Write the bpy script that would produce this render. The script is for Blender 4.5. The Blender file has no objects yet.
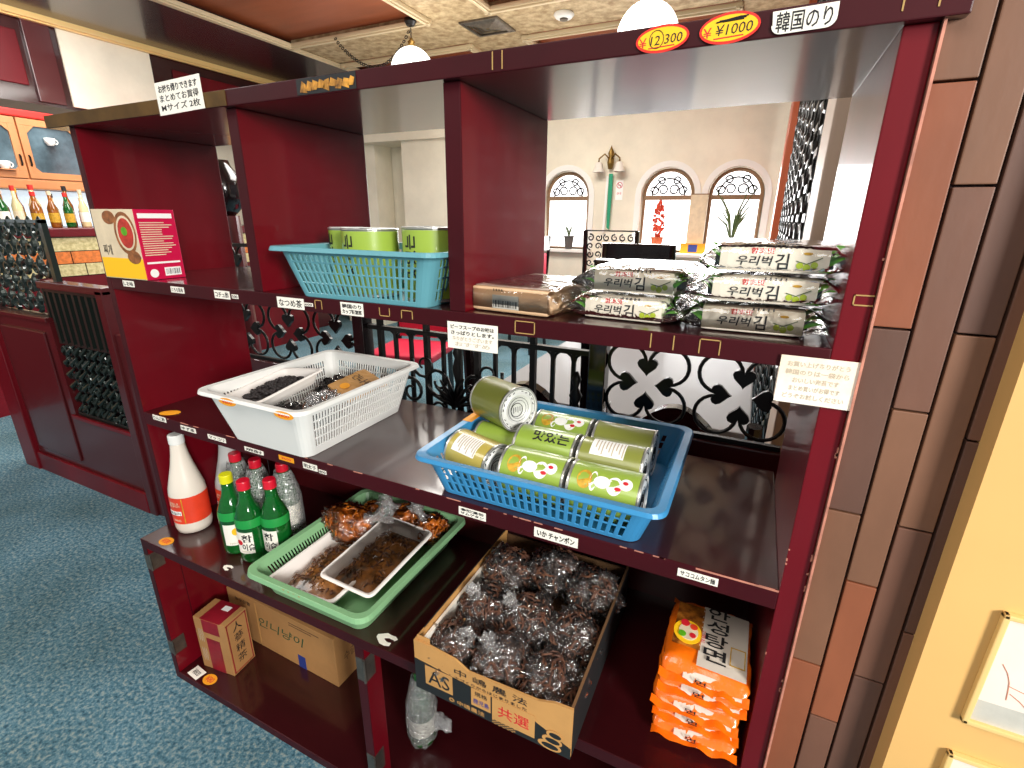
import bpy, bmesh, math, random
from mathutils import Vector, Matrix, noise
random.seed(7)
PI = math.pi
sc = bpy.context.scene
col = sc.collection
V = Vector

# ------------------------------------------------------------------ materials
def srgb(r, g, b):
    f = lambda c: (c/12.92 if c <= .04045 else ((c+.055)/1.055)**2.4)
    return (f(r/255), f(g/255), f(b/255), 1)

def pbr(name, c, rough=.5, metal=0, coat=0, var=0, vscale=8, stretch=(1,1,1), bump=0, bscale=60, c2=None, spec=.5, trans=0, emit=0, ior=1.5, coatr=.08):
    m = bpy.data.materials.new(name); m.use_nodes = True
    nt = m.node_tree; b = nt.nodes['Principled BSDF']
    b.inputs['Base Color'].default_value = c
    b.inputs['Roughness'].default_value = rough
    b.inputs['Metallic'].default_value = metal
    b.inputs['Coat Weight'].default_value = coat
    b.inputs['Coat Roughness'].default_value = coatr
    b.inputs['Specular IOR Level'].default_value = spec
    b.inputs['Transmission Weight'].default_value = trans
    b.inputs['IOR'].default_value = ior
    if emit:
        b.inputs['Emission Color'].default_value = c
        b.inputs['Emission Strength'].default_value = emit
    if var or bump:
        tc = nt.nodes.new('ShaderNodeTexCoord'); mp = nt.nodes.new('ShaderNodeMapping')
        mp.inputs['Scale'].default_value = stretch
        nt.links.new(tc.outputs['Object'], mp.inputs['Vector'])
    if var:
        n = nt.nodes.new('ShaderNodeTexNoise'); n.inputs['Scale'].default_value = vscale
        n.inputs['Detail'].default_value = 6; n.inputs['Roughness'].default_value = .6
        nt.links.new(mp.outputs[0], n.inputs['Vector'])
        r = nt.nodes.new('ShaderNodeValToRGB')
        d = c2 if c2 else tuple(x*(1-var) for x in c[:3])+(1,)
        r.color_ramp.elements[0].color = d; r.color_ramp.elements[1].color = c if c2 else tuple(min(1, x*(1+var*.6)) for x in c[:3])+(1,)
        r.color_ramp.elements[0].position = .35; r.color_ramp.elements[1].position = .65
        nt.links.new(n.outputs['Fac'], r.inputs[0]); nt.links.new(r.outputs[0], b.inputs['Base Color'])
    if bump:
        n2 = nt.nodes.new('ShaderNodeTexNoise'); n2.inputs['Scale'].default_value = bscale; n2.inputs['Detail'].default_value = 4
        bp = nt.nodes.new('ShaderNodeBump'); bp.inputs['Strength'].default_value = bump; bp.inputs['Distance'].default_value = .01
        nt.links.new(mp.outputs[0], n2.inputs['Vector']); nt.links.new(n2.outputs['Fac'], bp.inputs['Height']); nt.links.new(bp.outputs[0], b.inputs['Normal'])
    return m

def film(name, tint=(1,1,1,1), gloss=.3, bscale=25, strength=.9, milky=.0, net=False):
    """crinkled transparent plastic film"""
    m = bpy.data.materials.new(name); m.use_nodes = True; nt = m.node_tree; N = nt.nodes
    for n in list(N):
        if n.type != 'OUTPUT_MATERIAL': N.remove(n)
    out = [n for n in N if n.type == 'OUTPUT_MATERIAL'][0]
    tr = N.new('ShaderNodeBsdfTransparent'); tr.inputs[0].default_value = tint
    gl = N.new('ShaderNodeBsdfGlossy'); gl.inputs['Roughness'].default_value = .12; gl.inputs[0].default_value = (1,1,1,1)
    df = N.new('ShaderNodeBsdfDiffuse'); df.inputs[0].default_value = (.85,.85,.85,1)
    tc = N.new('ShaderNodeTexCoord'); no = N.new('ShaderNodeTexNoise'); no.inputs['Scale'].default_value = bscale; no.inputs['Detail'].default_value = 3; no.inputs['Distortion'].default_value = 1.5
    bp = N.new('ShaderNodeBump'); bp.inputs['Strength'].default_value = strength; bp.inputs['Distance'].default_value = .02
    fr = N.new('ShaderNodeFresnel'); fr.inputs['IOR'].default_value = 1.5
    ad = N.new('ShaderNodeMath'); ad.operation = 'MULTIPLY_ADD'; ad.inputs[1].default_value = 1.3; ad.inputs[2].default_value = gloss*.3
    L = nt.links.new
    L(tc.outputs['Object'], no.inputs['Vector']); L(no.outputs['Fac'], bp.inputs['Height'])
    L(bp.outputs[0], gl.inputs['Normal']); L(bp.outputs[0], fr.inputs['Normal'])
    L(fr.outputs[0], ad.inputs[0])
    m1 = N.new('ShaderNodeMixShader'); L(ad.outputs[0], m1.inputs[0]); L(tr.outputs[0], m1.inputs[1]); L(gl.outputs[0], m1.inputs[2])
    m2 = N.new('ShaderNodeMixShader'); L(m1.outputs[0], m2.inputs[1]); L(df.outputs[0], m2.inputs[2])
    if net:
        vo = N.new('ShaderNodeTexVoronoi'); vo.feature = 'DISTANCE_TO_EDGE'; vo.inputs['Scale'].default_value = 190
        L(tc.outputs['Object'], vo.inputs['Vector'])
        rr = N.new('ShaderNodeValToRGB'); rr.color_ramp.elements[0].position = .0; rr.color_ramp.elements[0].color = (.42,.42,.42,1)
        rr.color_ramp.elements[1].position = .22; rr.color_ramp.elements[1].color = (.05,.05,.05,1)
        L(vo.outputs['Distance'], rr.inputs[0]); L(rr.outputs[0], m2.inputs[0])
    else:
        m2.inputs[0].default_value = milky
    L(m2.outputs[0], out.inputs['Surface'])
    return m

M = {}
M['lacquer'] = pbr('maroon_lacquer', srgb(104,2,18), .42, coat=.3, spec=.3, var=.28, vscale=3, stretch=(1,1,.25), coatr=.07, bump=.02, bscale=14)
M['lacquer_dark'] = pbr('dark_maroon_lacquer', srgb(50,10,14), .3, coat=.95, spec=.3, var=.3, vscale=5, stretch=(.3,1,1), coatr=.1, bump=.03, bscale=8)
M['edge'] = pbr('maroon_edge_shade', srgb(60,4,14), .5, coat=.06, spec=.25, var=.3, vscale=10, stretch=(.3,1,.3), coatr=.15)  # shade of the front faces put into a darker edge colour
M['edge_worn'] = pbr('worn_pale_edge', srgb(196,130,110), .6, var=.3, vscale=40)
M['bronze'] = pbr('bronze_reflection', srgb(104,76,36), .35, metal=.4, var=.3, vscale=20)  # colour of the reflection on the left of the fascia
M['tape'] = pbr('old_tape_residue', srgb(176,142,84), .7)
M['tape_orange'] = pbr('torn_orange_tape', srgb(226,160,60), .7, var=.6, vscale=45, c2=srgb(70,40,20))
M['steel'] = pbr('hinge_steel', srgb(120,112,104), .35, metal=.8, var=.3, vscale=30)
M['iron'] = pbr('black_wrought_iron', srgb(16,15,14), .42, metal=.5, coat=.2)
M['iron_green'] = pbr('dark_green_iron', srgb(36,46,42), .35, metal=.5, coat=.3)
M['paper'] = pbr('white_paper', srgb(246,242,230), .7)
M['paper_old'] = pbr('aged_paper', srgb(250,246,236), .7, var=.2, vscale=14, c2=srgb(242,222,196))
M['ink'] = pbr('black_ink', srgb(24,22,24), .6)
M['ink_faint'] = pbr('faded_ink', srgb(196,182,160), .7)
M['ink_red'] = pbr('red_ink', srgb(206,24,40), .6)
M['ink_blue'] = pbr('blue_ink', srgb(40,56,130), .6)
M['ink_green'] = pbr('green_marker', srgb(40,80,50), .6)
M['yellow'] = pbr('yellow_sticker', srgb(252,196,20), .6)
M['orange'] = pbr('orange_sticker', srgb(240,160,20), .6)
M['red'] = pbr('red_print', srgb(226,40,30), .55)
M['white'] = pbr('white_print', srgb(250,250,246), .5)
M['dull_red'] = pbr('dull_red_print', srgb(140,16,34), .5, var=.3, vscale=14)
M['pink'] = pbr('magenta_card', srgb(206,10,70), .4, coat=.3)
M['cream_card'] = pbr('cream_card', srgb(226,208,176), .45, coat=.2, var=.12, vscale=20)
M['brown_food'] = pbr('brown_food', srgb(150,92,50), .5, var=.5, vscale=70)
M['soup'] = pbr('red_soup', srgb(190,50,40), .4, var=.3, vscale=60)
M['green_leaf'] = pbr('green_leaf', srgb(96,180,30), .5, var=.3, vscale=60)
M['olive'] = pbr('olive_green', srgb(176,196,40), .4)
M['teal'] = pbr('teal_plastic', srgb(98,160,172), .4, coat=.2)
M['blue'] = pbr('blue_plastic', srgb(58,142,196), .4, coat=.2)
M['green_pl'] = pbr('pale_green_plastic', srgb(138,188,138), .4, coat=.25)
M['white_pl'] = pbr('white_plastic', srgb(240,240,236), .45, coat=.1)
M['foam'] = pbr('white_foam_tray', srgb(248,242,236), .6, bump=.05, bscale=200)
M['tin'] = pbr('tin_metal', srgb(206,206,200), .3, metal=.75)
M['lid'] = pbr('silver_lid', srgb(226,228,224), .4, metal=.1)
M['can_green'] = pbr('lime_can_label', srgb(152,180,70), .35, coat=.4)
M['can_olive'] = pbr('olive_can_label', srgb(140,146,66), .35, coat=.4)
M['can_gold'] = pbr('gold_can_label', srgb(196,178,84), .35, coat=.4)
M['can_pale'] = pbr('pale_can_label', srgb(226,226,222), .35, coat=.3)
M['gold'] = pbr('gold_print', srgb(206,160,40), .5, var=.3, vscale=90)
M['milk'] = pbr('milky_bottle', srgb(236,226,212), .3, coat=.4)
M['milk2'] = pbr('cloudy_bottle', srgb(206,206,204), .3, coat=.4, trans=.2)
M['label_red'] = pbr('red_orange_label', srgb(232,66,36), .45, coat=.2, var=.15, vscale=10)
M['glass_green'] = pbr('green_bottle_glass', srgb(14,110,40), .06, coat=.6, trans=.35, var=.35, vscale=14)
M['neck_green'] = pbr('green_neck_label', srgb(30,150,66), .4, coat=.3)
M['cap_red'] = pbr('red_cap', srgb(216,20,48), .35, coat=.3)
M['cap_yellow'] = pbr('yellow_cap', srgb(226,222,20), .35, coat=.3)
M['card'] = pbr('corrugated_card', srgb(196,146,84), .75, var=.12, vscale=7)
M['card_dark'] = pbr('brown_card', srgb(176,128,76), .75, var=.14, vscale=6)
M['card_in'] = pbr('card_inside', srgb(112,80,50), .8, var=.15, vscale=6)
M['print_black'] = pbr('black_print', srgb(26,28,30), .6)
M['mushroom'] = pbr('dried_mushroom', srgb(84,58,44), .6, var=.7, vscale=70, c2=srgb(24,14,12))
M['mushroom_lt'] = pbr('dried_mushroom_strip', srgb(112,72,50), .55, var=.5, vscale=50, c2=srgb(60,34,26))
M['kimchi'] = pbr('orange_brown_pickle', srgb(222,122,28), .3, coat=.6, var=.6, vscale=40, c2=srgb(88,34,10))
M['dried'] = pbr('dried_anchovy', srgb(164,106,50), .45, coat=.4, var=.8, vscale=30, c2=srgb(54,40,24))
M['black_food'] = pbr('black_dried_fruit', srgb(34,26,26), .6, var=.5, vscale=60)
M['film'] = film('clear_film', gloss=.08, bscale=14, strength=.35)
M['cling'] = film('cling_film', gloss=.02, bscale=9, strength=.25)
M['film_crumple'] = film('crumpled_film', gloss=.34, bscale=30, strength=1, milky=.02)
M['film_knot'] = film('gathered_film', gloss=.5, bscale=60, strength=1, milky=.12)
M['film_fog'] = film('foggy_film', gloss=.4, bscale=20, milky=.1)
M['net'] = film('foam_net', gloss=.2, net=True)
M['silver_bag'] = pbr('silver_bag', srgb(168,168,172), .3, metal=.7, var=.5, vscale=20, bump=.5, bscale=40)
M['nori_white'] = pbr('nori_box_card', srgb(240,232,214), .5, var=.05, vscale=20)
M['nori_top'] = pbr('nori_tray_lid', srgb(196,176,160), .4, coat=.4, var=.3, vscale=25)
M['nori_cream'] = pbr('nori_end_card', srgb(226,190,150), .5, var=.08, vscale=14)
M['noodle'] = pbr('orange_noodle_bag', srgb(244,112,12), .3, coat=.5, bump=.35, bscale=35, var=.1, vscale=8)
M['noodle_face'] = pbr('silver_bag_face', srgb(214,204,190), .3, coat=.5, bump=.2, bscale=30)
M['noodle_pic'] = pbr('noodle_picture', srgb(196,120,40), .4, var=.6, vscale=50, c2=srgb(90,40,10))
M['plaster'] = pbr('cream_plaster', srgb(240,232,212), .8, var=.08, vscale=3, bump=.1, bscale=25)
M['plaster_white'] = pbr('white_plaster', srgb(244,242,236), .7)
M['yellow_wall'] = pbr('yellow_paint', srgb(224,178,108), .6, var=.06, vscale=2)
M['marble'] = pbr('pale_marble', srgb(240,226,214), .4, var=.08, vscale=8)
M['marble_grey'] = pbr('grey_marble', srgb(196,194,184), .4, var=.1, vscale=30)
M['vein'] = pbr('rust_vein', srgb(206,130,100), .5)
M['gilt'] = pbr('cream_gilt_moulding', srgb(236,200,130), .4, coat=.2)
M['moulding'] = pbr('cream_moulding', srgb(214,196,160), .5)
M['coffer'] = pbr('brown_coffer_board', srgb(146,74,40), .5, var=.25, vscale=2, stretch=(.3,2,1))
M['soffit'] = pbr('dark_lacquer_soffit', srgb(46,26,34), .25, coat=.35, coatr=.12, bump=.04, bscale=3)
M['wallpaper'] = pbr('embossed_wallpaper', srgb(206,184,144), .6, var=.4, vscale=16, c2=srgb(150,122,84), bump=.6, bscale=22)
M['windowlight'] = pbr('daylit_pane', (1,1,1,1), .3, emit=2.2)
M['globe'] = pbr('lit_milk_glass', (1,.98,.94,1), .3, emit=2.5)
M['brass'] = pbr('aged_brass', srgb(136,106,50), .4, metal=.7)
M['wood_frame'] = pbr('brown_window_wood', srgb(140,110,80), .5)
M['cab_wood'] = pbr('orange_cabinet_wood', srgb(206,136,84), .35, coat=.4, var=.15, vscale=4, stretch=(1,1,.2))
M['cab_glass'] = pbr('dark_glass', srgb(90,110,120), .06, coat=.8, var=.5, vscale=5)
M['tile_cream'] = pbr('cream_mosaic', srgb(226,212,160), .5, var=.3, vscale=40, c2=srgb(180,164,110))
M['tile_orange'] = pbr('orange_mosaic', srgb(222,120,50), .5, var=.3, vscale=40)
M['backlight'] = pbr('backlit_shelf_panel', srgb(200,220,232), .3, emit=.8)
M['amber'] = pbr('amber_bottle', srgb(150,84,20), .1, coat=.6, var=.4, vscale=12)
M['clear_b'] = pbr('pale_bottle', srgb(230,210,160), .1, coat=.6)
M['plasticblack'] = pbr('black_lacquer', srgb(22,14,16), .15, coat=.6)
M['table_top'] = pbr('pale_grey_tabletop', srgb(150,150,152), .5, coat=.05, spec=.2)
M['seat_red'] = pbr('crimson_cushion', srgb(180,10,50), .6)
M['wood_dark'] = pbr('dark_red_wood', srgb(74,18,22), .3, coat=.4)
M['wood_orange'] = pbr('orange_post_wood', srgb(176,82,44), .4, coat=.3)
M['beige'] = pbr('beige_post', srgb(196,176,160), .5)
M['terracotta'] = pbr('terracotta', srgb(196,96,56), .7)
M['greypot'] = pbr('grey_pot', srgb(96,92,88), .7)
M['leafred'] = pbr('red_plant', srgb(222,80,50), .6)
M['leaf'] = pbr('plant_leaf', srgb(84,104,60), .6)
M['green_ribbon'] = pbr('green_ribbon', srgb(30,150,110), .6)
M['frosted'] = pbr('frosted_glass_shade', srgb(236,230,220), .3, coat=.4)
for i, c in enumerate([(122,84,62), (110,74,58), (140,80,52), (96,66,54)]):
    M['brick%d' % i] = pbr('brown_tile_%d' % i, srgb(*c), .55, var=.14, vscale=9, stretch=(1,1,.4), bump=.05, bscale=50)
M['grout'] = pbr('dark_grout', srgb(50,26,26), .8)

def carpet():
    m = pbr('blue_carpet', srgb(60,104,122), .95)
    nt = m.node_tree; b = nt.nodes['Principled BSDF']
    tc = nt.nodes.new('ShaderNodeTexCoord')
    n = nt.nodes.new('ShaderNodeTexNoise'); n.inputs['Scale'].default_value = 90; n.inputs['Detail'].default_value = 5; n.inputs['Roughness'].default_value = .7
    r = nt.nodes.new('ShaderNodeValToRGB'); e = r.color_ramp.elements
    e[0].position = .36; e[0].color = srgb(38,76,92); e[1].position = .66; e[1].color = srgb(158,168,160)
    x = e.new(.5); x.color = srgb(82,124,140)
    n2 = nt.nodes.new('ShaderNodeTexNoise'); n2.inputs['Scale'].default_value = 2.2; n2.inputs['Detail'].default_value = 3
    r2 = nt.nodes.new('ShaderNodeValToRGB'); r2.color_ramp.elements[0].position = .35; r2.color_ramp.elements[0].color = (.55,.6,.58,1); r2.color_ramp.elements[1].position = .65; r2.color_ramp.elements[1].color = (1.1,1.15,1.2,1)
    mx = nt.nodes.new('ShaderNodeMixRGB'); mx.blend_type = 'MULTIPLY'; mx.inputs[0].default_value = .8
    L = nt.links.new
    L(tc.outputs['Object'], n.inputs['Vector']); L(tc.outputs['Object'], n2.inputs['Vector']); L(n.outputs['Fac'], r.inputs[0]); L(n2.outputs['Fac'], r2.inputs[0])
    L(r.outputs[0], mx.inputs[1]); L(r2.outputs[0], mx.inputs[2]); L(mx.outputs[0], b.inputs['Base Color'])
    bp = nt.nodes.new('ShaderNodeBump'); bp.inputs['Strength'].default_value = .5; bp.inputs['Distance'].default_value = .01
    L(n.outputs['Fac'], bp.inputs['Height']); L(bp.outputs[0], b.inputs['Normal'])
    return m
M['carpet'] = carpet()

# ------------------------------------------------------------------ object helpers
def obj(name, bm, mat, parent=None, smooth=False, loc=None, rot=None):
    if isinstance(bm, bmesh.types.BMesh):
        me = bpy.data.meshes.new(name)
        bmesh.ops.recalc_face_normals(bm, faces=bm.faces)
        bm.to_mesh(me); bm.free()
    else:
        me = bm
    mats = mat if isinstance(mat, (list, tuple)) else [mat]
    if len(me.materials) == 0:
        for m in mats: me.materials.append(M[m] if isinstance(m, str) else m)
    if smooth:
        for p in me.polygons: p.use_smooth = True
    o = bpy.data.objects.new(name, me); col.objects.link(o)
    if parent is not None: o.parent = parent
    if loc is not None: o.location = loc
    if rot is not None: o.rotation_euler = rot
    return o
def tag(o, label, cat, group=None, kind=None):
    o['label'] = label; o['category'] = cat
    if group: o['group'] = group
    if kind: o['kind'] = kind
    return o
def thing(name, label, cat, loc=(0,0,0), rot=(0,0,0), group=None):
    o = bpy.data.objects.new(name, None); col.objects.link(o)
    o.empty_display_size = .02
    o.location = loc; o.rotation_euler = rot
    return tag(o, label, cat, group)
def struct(name, bm, mat, parent=None, smooth=False):
    o = obj(name, bm, mat, parent, smooth)
    if parent is None: o['kind'] = 'structure'
    return o
def copy_tree(o, parent=None):
    c = o.copy(); col.objects.link(c)
    if parent is not None: c.parent = parent
    for ch in list(o.children):
        copy_tree(ch, c)
    return c
def NB(): return bmesh.new()
def box(bm, x0, x1, y0, y1, z0, z1, mi=0, bev=0):
    r = bmesh.ops.create_cube(bm, size=1)
    for v in r['verts']:
        v.co = V(((x0+x1)/2+v.co.x*(x1-x0), (y0+y1)/2+v.co.y*(y1-y0), (z0+z1)/2+v.co.z*(z1-z0)))
    fs = {f for v in r['verts'] for f in v.link_faces}
    for f in fs: f.material_index = mi
    if bev:
        es = {e for f in fs for e in f.edges}
        rb = bmesh.ops.bevel(bm, geom=list(es), offset=bev, segments=2, affect='EDGES', profile=.6)
        for f in rb['faces']: f.material_index = mi
    return bm
def bx(*a, **k): return box(NB(), *a, **k)
def tube(bm, pts, r, seg=8, closed=False, cap=True, mi=0):
    pts = [V(p) for p in pts]; n = len(pts)
    rr = r if isinstance(r, (list, tuple)) else [r]*n
    rings = []; up = None
    for i, p in enumerate(pts):
        if closed: t = pts[(i+1) % n]-pts[i-1]
        else: t = pts[min(i+1, n-1)]-pts[max(i-1, 0)]
        t.normalize()
        if up is None:
            up = t.orthogonal().normalized()
        else:
            up = (up-t*up.dot(t)).normalized()
        s = t.cross(up)
        rings.append([bm.verts.new(p+rr[i]*(math.cos(2*PI*k/seg)*up+math.sin(2*PI*k/seg)*s)) for k in range(seg)])
    for i in range(n if closed else n-1):
        a, b = rings[i], rings[(i+1) % n]
        for k in range(seg):
            f = bm.faces.new((a[k], a[(k+1) % seg], b[(k+1) % seg], b[k])); f.material_index = mi
    if cap and not closed:
        bm.faces.new(rings[0][::-1]).material_index = mi; bm.faces.new(rings[-1]).material_index = mi
    return bm
def lathe(bm, prof, seg=32, c=(0,0,0), mi=0, cap=True):
    rings = [[bm.verts.new((c[0]+r*math.cos(2*PI*k/seg), c[1]+r*math.sin(2*PI*k/seg), c[2]+z)) for k in range(seg)] for r, z in prof]
    for a, b in zip(rings, rings[1:]):
        for k in range(seg):
            bm.faces.new((a[k], a[(k+1) % seg], b[(k+1) % seg], b[k])).material_index = mi
    if cap:
        if prof[0][0] > 1e-5: bm.faces.new(rings[0][::-1]).material_index = mi
        if prof[-1][0] > 1e-5: bm.faces.new(rings[-1]).material_index = mi
    return bm
def prism(bm, poly, axis, a, b, mi=0):
    """poly of 2D points extruded from a to b along axis"""
    def mk(p, t):
        return V((t, p[0], p[1])) if axis == 0 else V((p[0], t, p[1])) if axis == 1 else V((p[0], p[1], t))
    A = [bm.verts.new(mk(p, a)) for p in poly]; B = [bm.verts.new(mk(p, b)) for p in poly]; n = len(poly)
    bm.faces.new(A).material_index = mi; bm.faces.new(B[::-1]).material_index = mi
    for i in range(n): bm.faces.new((A[i], A[(i+1) % n], B[(i+1) % n], B[i])).material_index = mi
    return bm
def blob(c, r, amp=.25, fr=3, seed=0, sub=3, crump=0):
    bm = NB(); bmesh.ops.create_icosphere(bm, subdivisions=sub, radius=1)
    for v in bm.verts:
        n = v.co.normalized(); o = V((seed*7.3, seed*3.1, seed))
        d = 1+amp*noise.noise(n*fr*.5+o)+amp*.6*noise.noise(n*fr*1.6+o)
        if crump: d += crump*abs(noise.noise(n*fr*4+o))*2-crump
        v.co = V((c[0]+n.x*d*r[0], c[1]+n.y*d*r[1], c[2]+n.z*d*r[2]))
    return bm
def rbox(w, d, h, r=.01, sub=2, crump=0, fr=30, seed=0, puff=0):
    """soft cuboid, base at z=0, centred in x,y"""
    bm = NB(); bmesh.ops.create_cube(bm, size=1)
    bmesh.ops.subdivide_edges(bm, edges=bm.edges[:], cuts=11, use_grid_fill=True)
    for v in bm.verts:
        u = v.co*2
        k = 1+puff*(1-u.x**2)*(1-u.y**2) if abs(u.z) > .99 else 1
        p = V((v.co.x*w, v.co.y*d, v.co.z*h))
        inner = V((max(-w/2+r, min(w/2-r, p.x)), max(-d/2+r, min(d/2-r, p.y)), max(-h/2+r, min(h/2-r, p.z))))
        dd = p-inner
        if dd.length > 1e-9: p = inner+dd.normalized()*min(r, dd.length)
        p.z *= k
        if crump:
            p += dd.normalized()*crump*noise.noise(p*fr+V((seed*5, seed, 0))) if dd.length > 1e-9 else V((0,0,0))
        v.co = p+V((0,0,h/2))
    return bm

_tc = {}
def text_bm(s, w=None, h=None, depth=.0004, shear=0, spacing=1.0, fit=False, bold=0):
    """lettering in the XZ plane facing -Y, centred; scaled to w x h"""
    cu = bpy.data.curves.new('t', 'FONT'); cu.body = s; cu.size = 1; cu.align_x = 'CENTER'; cu.extrude = .01
    cu.resolution_u = 2; cu.shear = shear; cu.space_character = spacing; cu.offset = bold
    o = bpy.data.objects.new('t', cu)
    col.objects.link(o); bpy.context.view_layer.update()
    dg = bpy.context.evaluated_depsgraph_get()
    me = bpy.data.meshes.new_from_object(o.evaluated_get(dg))
    bpy.data.objects.remove(o)
    bm = NB(); bm.from_mesh(me); bpy.data.meshes.remove(me)
    if not bm.verts: return bm
    xs = [v.co.x for v in bm.verts]; ys = [v.co.y for v in bm.verts]
    cx, cy, sw, sh = (max(xs)+min(xs))/2, (max(ys)+min(ys))/2, max(xs)-min(xs), max(ys)-min(ys)
    kx = w/sw if w else None; ky = h/sh if h else kx
    if kx is None: kx = ky
    for v in bm.verts:
        v.co = V(((v.co.x-cx)*kx, (-depth if v.co.z > 0 else 0), (v.co.y-cy)*ky))
    return bm
def shift(bm, d=(0,0,0), rot=None):
    if rot is not None:
        bmesh.ops.transform(bm, matrix=rot, verts=bm.verts)
    bmesh.ops.translate(bm, vec=d, verts=bm.verts); return bm
def join(bm, other):
    me = bpy.data.meshes.new('tmp'); other.to_mesh(me); other.free(); bm.from_mesh(me); bpy.data.meshes.remove(me); return bm
def wrap(bm, R, ang=0, z=0):
    """bend lettering lying in XZ onto a cylinder of radius R about Z; ang = direction it faces"""
    for v in bm.verts:
        a = v.co.x/R+ang; rad = R-v.co.y
        v.co = V((rad*math.cos(a), rad*math.sin(a), v.co.z+z))
    return bm
def disc_xz(rx, rz, t=.0008, seg=28, n=1.0, mi=0, off=(0,0,0)):
    bm = NB()
    poly = [(off[0]+rx*math.cos(2*PI*k/seg), off[2]+rz*math.sin(2*PI*k/seg)) for k in range(seg)]
    return prism(bm, poly, 1, off[1]-t, off[1], mi)

# ------------------------------------------------------------------ camera
cam = bpy.data.cameras.new('camera'); co = bpy.data.objects.new('camera', cam); col.objects.link(co)
yaw, pitch, roll = .445, -.3227, .0094
fw = V((-math.sin(yaw)*math.cos(pitch), math.cos(yaw)*math.cos(pitch), math.sin(pitch)))
rt0 = V((math.cos(yaw), math.sin(yaw), 0)); up0 = rt0.cross(fw)
rt = rt0*math.cos(roll)+up0*math.sin(roll); up = up0*math.cos(roll)-rt0*math.sin(roll)
mw = Matrix((rt, up, -fw)).transposed().to_4x4(); mw.translation = V((1.3545, -.6466, 1.2818))
co.matrix_world = mw
cam.sensor_width = 36; cam.lens = 496.1/1024*36; cam.clip_start = .02
sc.camera = co

# heights of the shelf unit
US, MS, LS, BZ, TB, TT = 1.145, .811, .475, .025, 1.455, 1.48
XR, XE = 1.446, 1.474
PF = -.069

# ------------------------------------------------------------------ room shell
struct('floor', bx(-4.4, 3.0, -2.6, 4.6, -.05, 0), 'carpet')
def ceiling():
    c = NB()
    box(c, -4.4, 3.0, -2.6, 4.6, 2.74, 2.80)
    # wallpaper grid strips leave brown coffers between them
    xs = [(-1.14, -.63), (1.02, 1.5), (2.9, 3.0)]
    for a, b in xs: box(c, a, b, -2.6, 4.5, 2.70, 2.745, 1)
    ys = [(3.08, 3.66), (.9, 1.45), (-1.2, -.7)]
    for a, b in ys: box(c, -2.6, 3.0, a, b, 2.701, 2.746, 1)
    return struct('ceiling', c, ['coffer', 'wallpaper'])
ceiling()
# lacquered dropped soffit over the bar side and its cream edge mouldings
struct('trim_1', bx(-3.8, -2.64, -2.6, 4.5, 2.69, 2.745), 'soffit')
def strip_prof(bm, p0, p1, w=.05, h=.03):
    x0, y0 = p0; x1, y1 = p1
    if abs(x1-x0) < 1e-6:
        box(bm, x0-w/2, x0+w/2, y0, y1, 2.70-h, 2.70, bev=.008); box(bm, x0-w/4, x0+w/4, y0, y1, 2.70-h-.012, 2.70-h, bev=.003)
    else:
        box(bm, x0, x1, y0-w/2, y0+w/2, 2.70-h, 2.70, bev=.008); box(bm, x0, x1, y0-w/4, y0+w/4, 2.70-h-.012, 2.70-h, bev=.003)
b = NB(); strip_prof(b, (-2.62, -2.6), (-2.62, 4.5), .05, .02); struct('trim_2', b, 'moulding')
b = NB(); strip_prof(b, (-3.76, -2.6), (-3.76, 4.5), .07, .05); struct('trim_3', b, 'gilt')
n_ = 4
for x0, x1 in ((-2.6, -1.12), (-.65, 1.02)):
    for y0, y1 in ((1.45, 3.08), (3.66, 4.45)):
        b = NB()
        strip_prof(b, (x0+.03, y0), (x0+.03, y1)); strip_prof(b, (x1-.03, y0), (x1-.03, y1))
        strip_prof(b, (x0, y0+.03), (x1, y0+.03)); strip_prof(b, (x0, y1-.03), (x1, y1-.03))
        struct('trim_%d' % n_, b, 'moulding'); n_ += 1

# back wall with three arched openings and a doorway recess
WY = 4.5
wins = [(-.50, .24), (.505, .245), (1.10, .235)]
def arch(cx, r, zb, zc, n=16):
    return [(cx-r, zb), (cx+r, zb)]+[(cx+r*math.cos(PI*k/n), zc+r*math.sin(PI*k/n)) for k in range(n+1)]
cu = bpy.data.curves.new('w', 'CURVE'); cu.dimensions = '2D'; cu.fill_mode = 'BOTH'; cu.extrude = .06
def spl(pts):
    s = cu.splines.new('POLY'); s.points.add(len(pts)-1)
    for p, q in zip(s.points, pts): p.co = (q[0], q[1], 0, 1)
    s.use_cyclic_u = True
spl([(-4.4, 0), (3.0, 0), (3.0, 2.75), (-4.4, 2.75)])
for cx, r in wins: spl(arch(cx, r, .98, 1.50))
o = bpy.data.objects.new('w', cu); col.objects.link(o); bpy.context.view_layer.update()
me = bpy.data.meshes.new_from_object(o.evaluated_get(bpy.context.evaluated_depsgraph_get())); bpy.data.objects.remove(o)
for v in me.vertices: v.co = V((v.co.x, WY+.06-v.co.z, v.co.y))
me.materials.clear()
w = obj('wall_back', me, 'plaster'); w['kind'] = 'structure'
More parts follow.
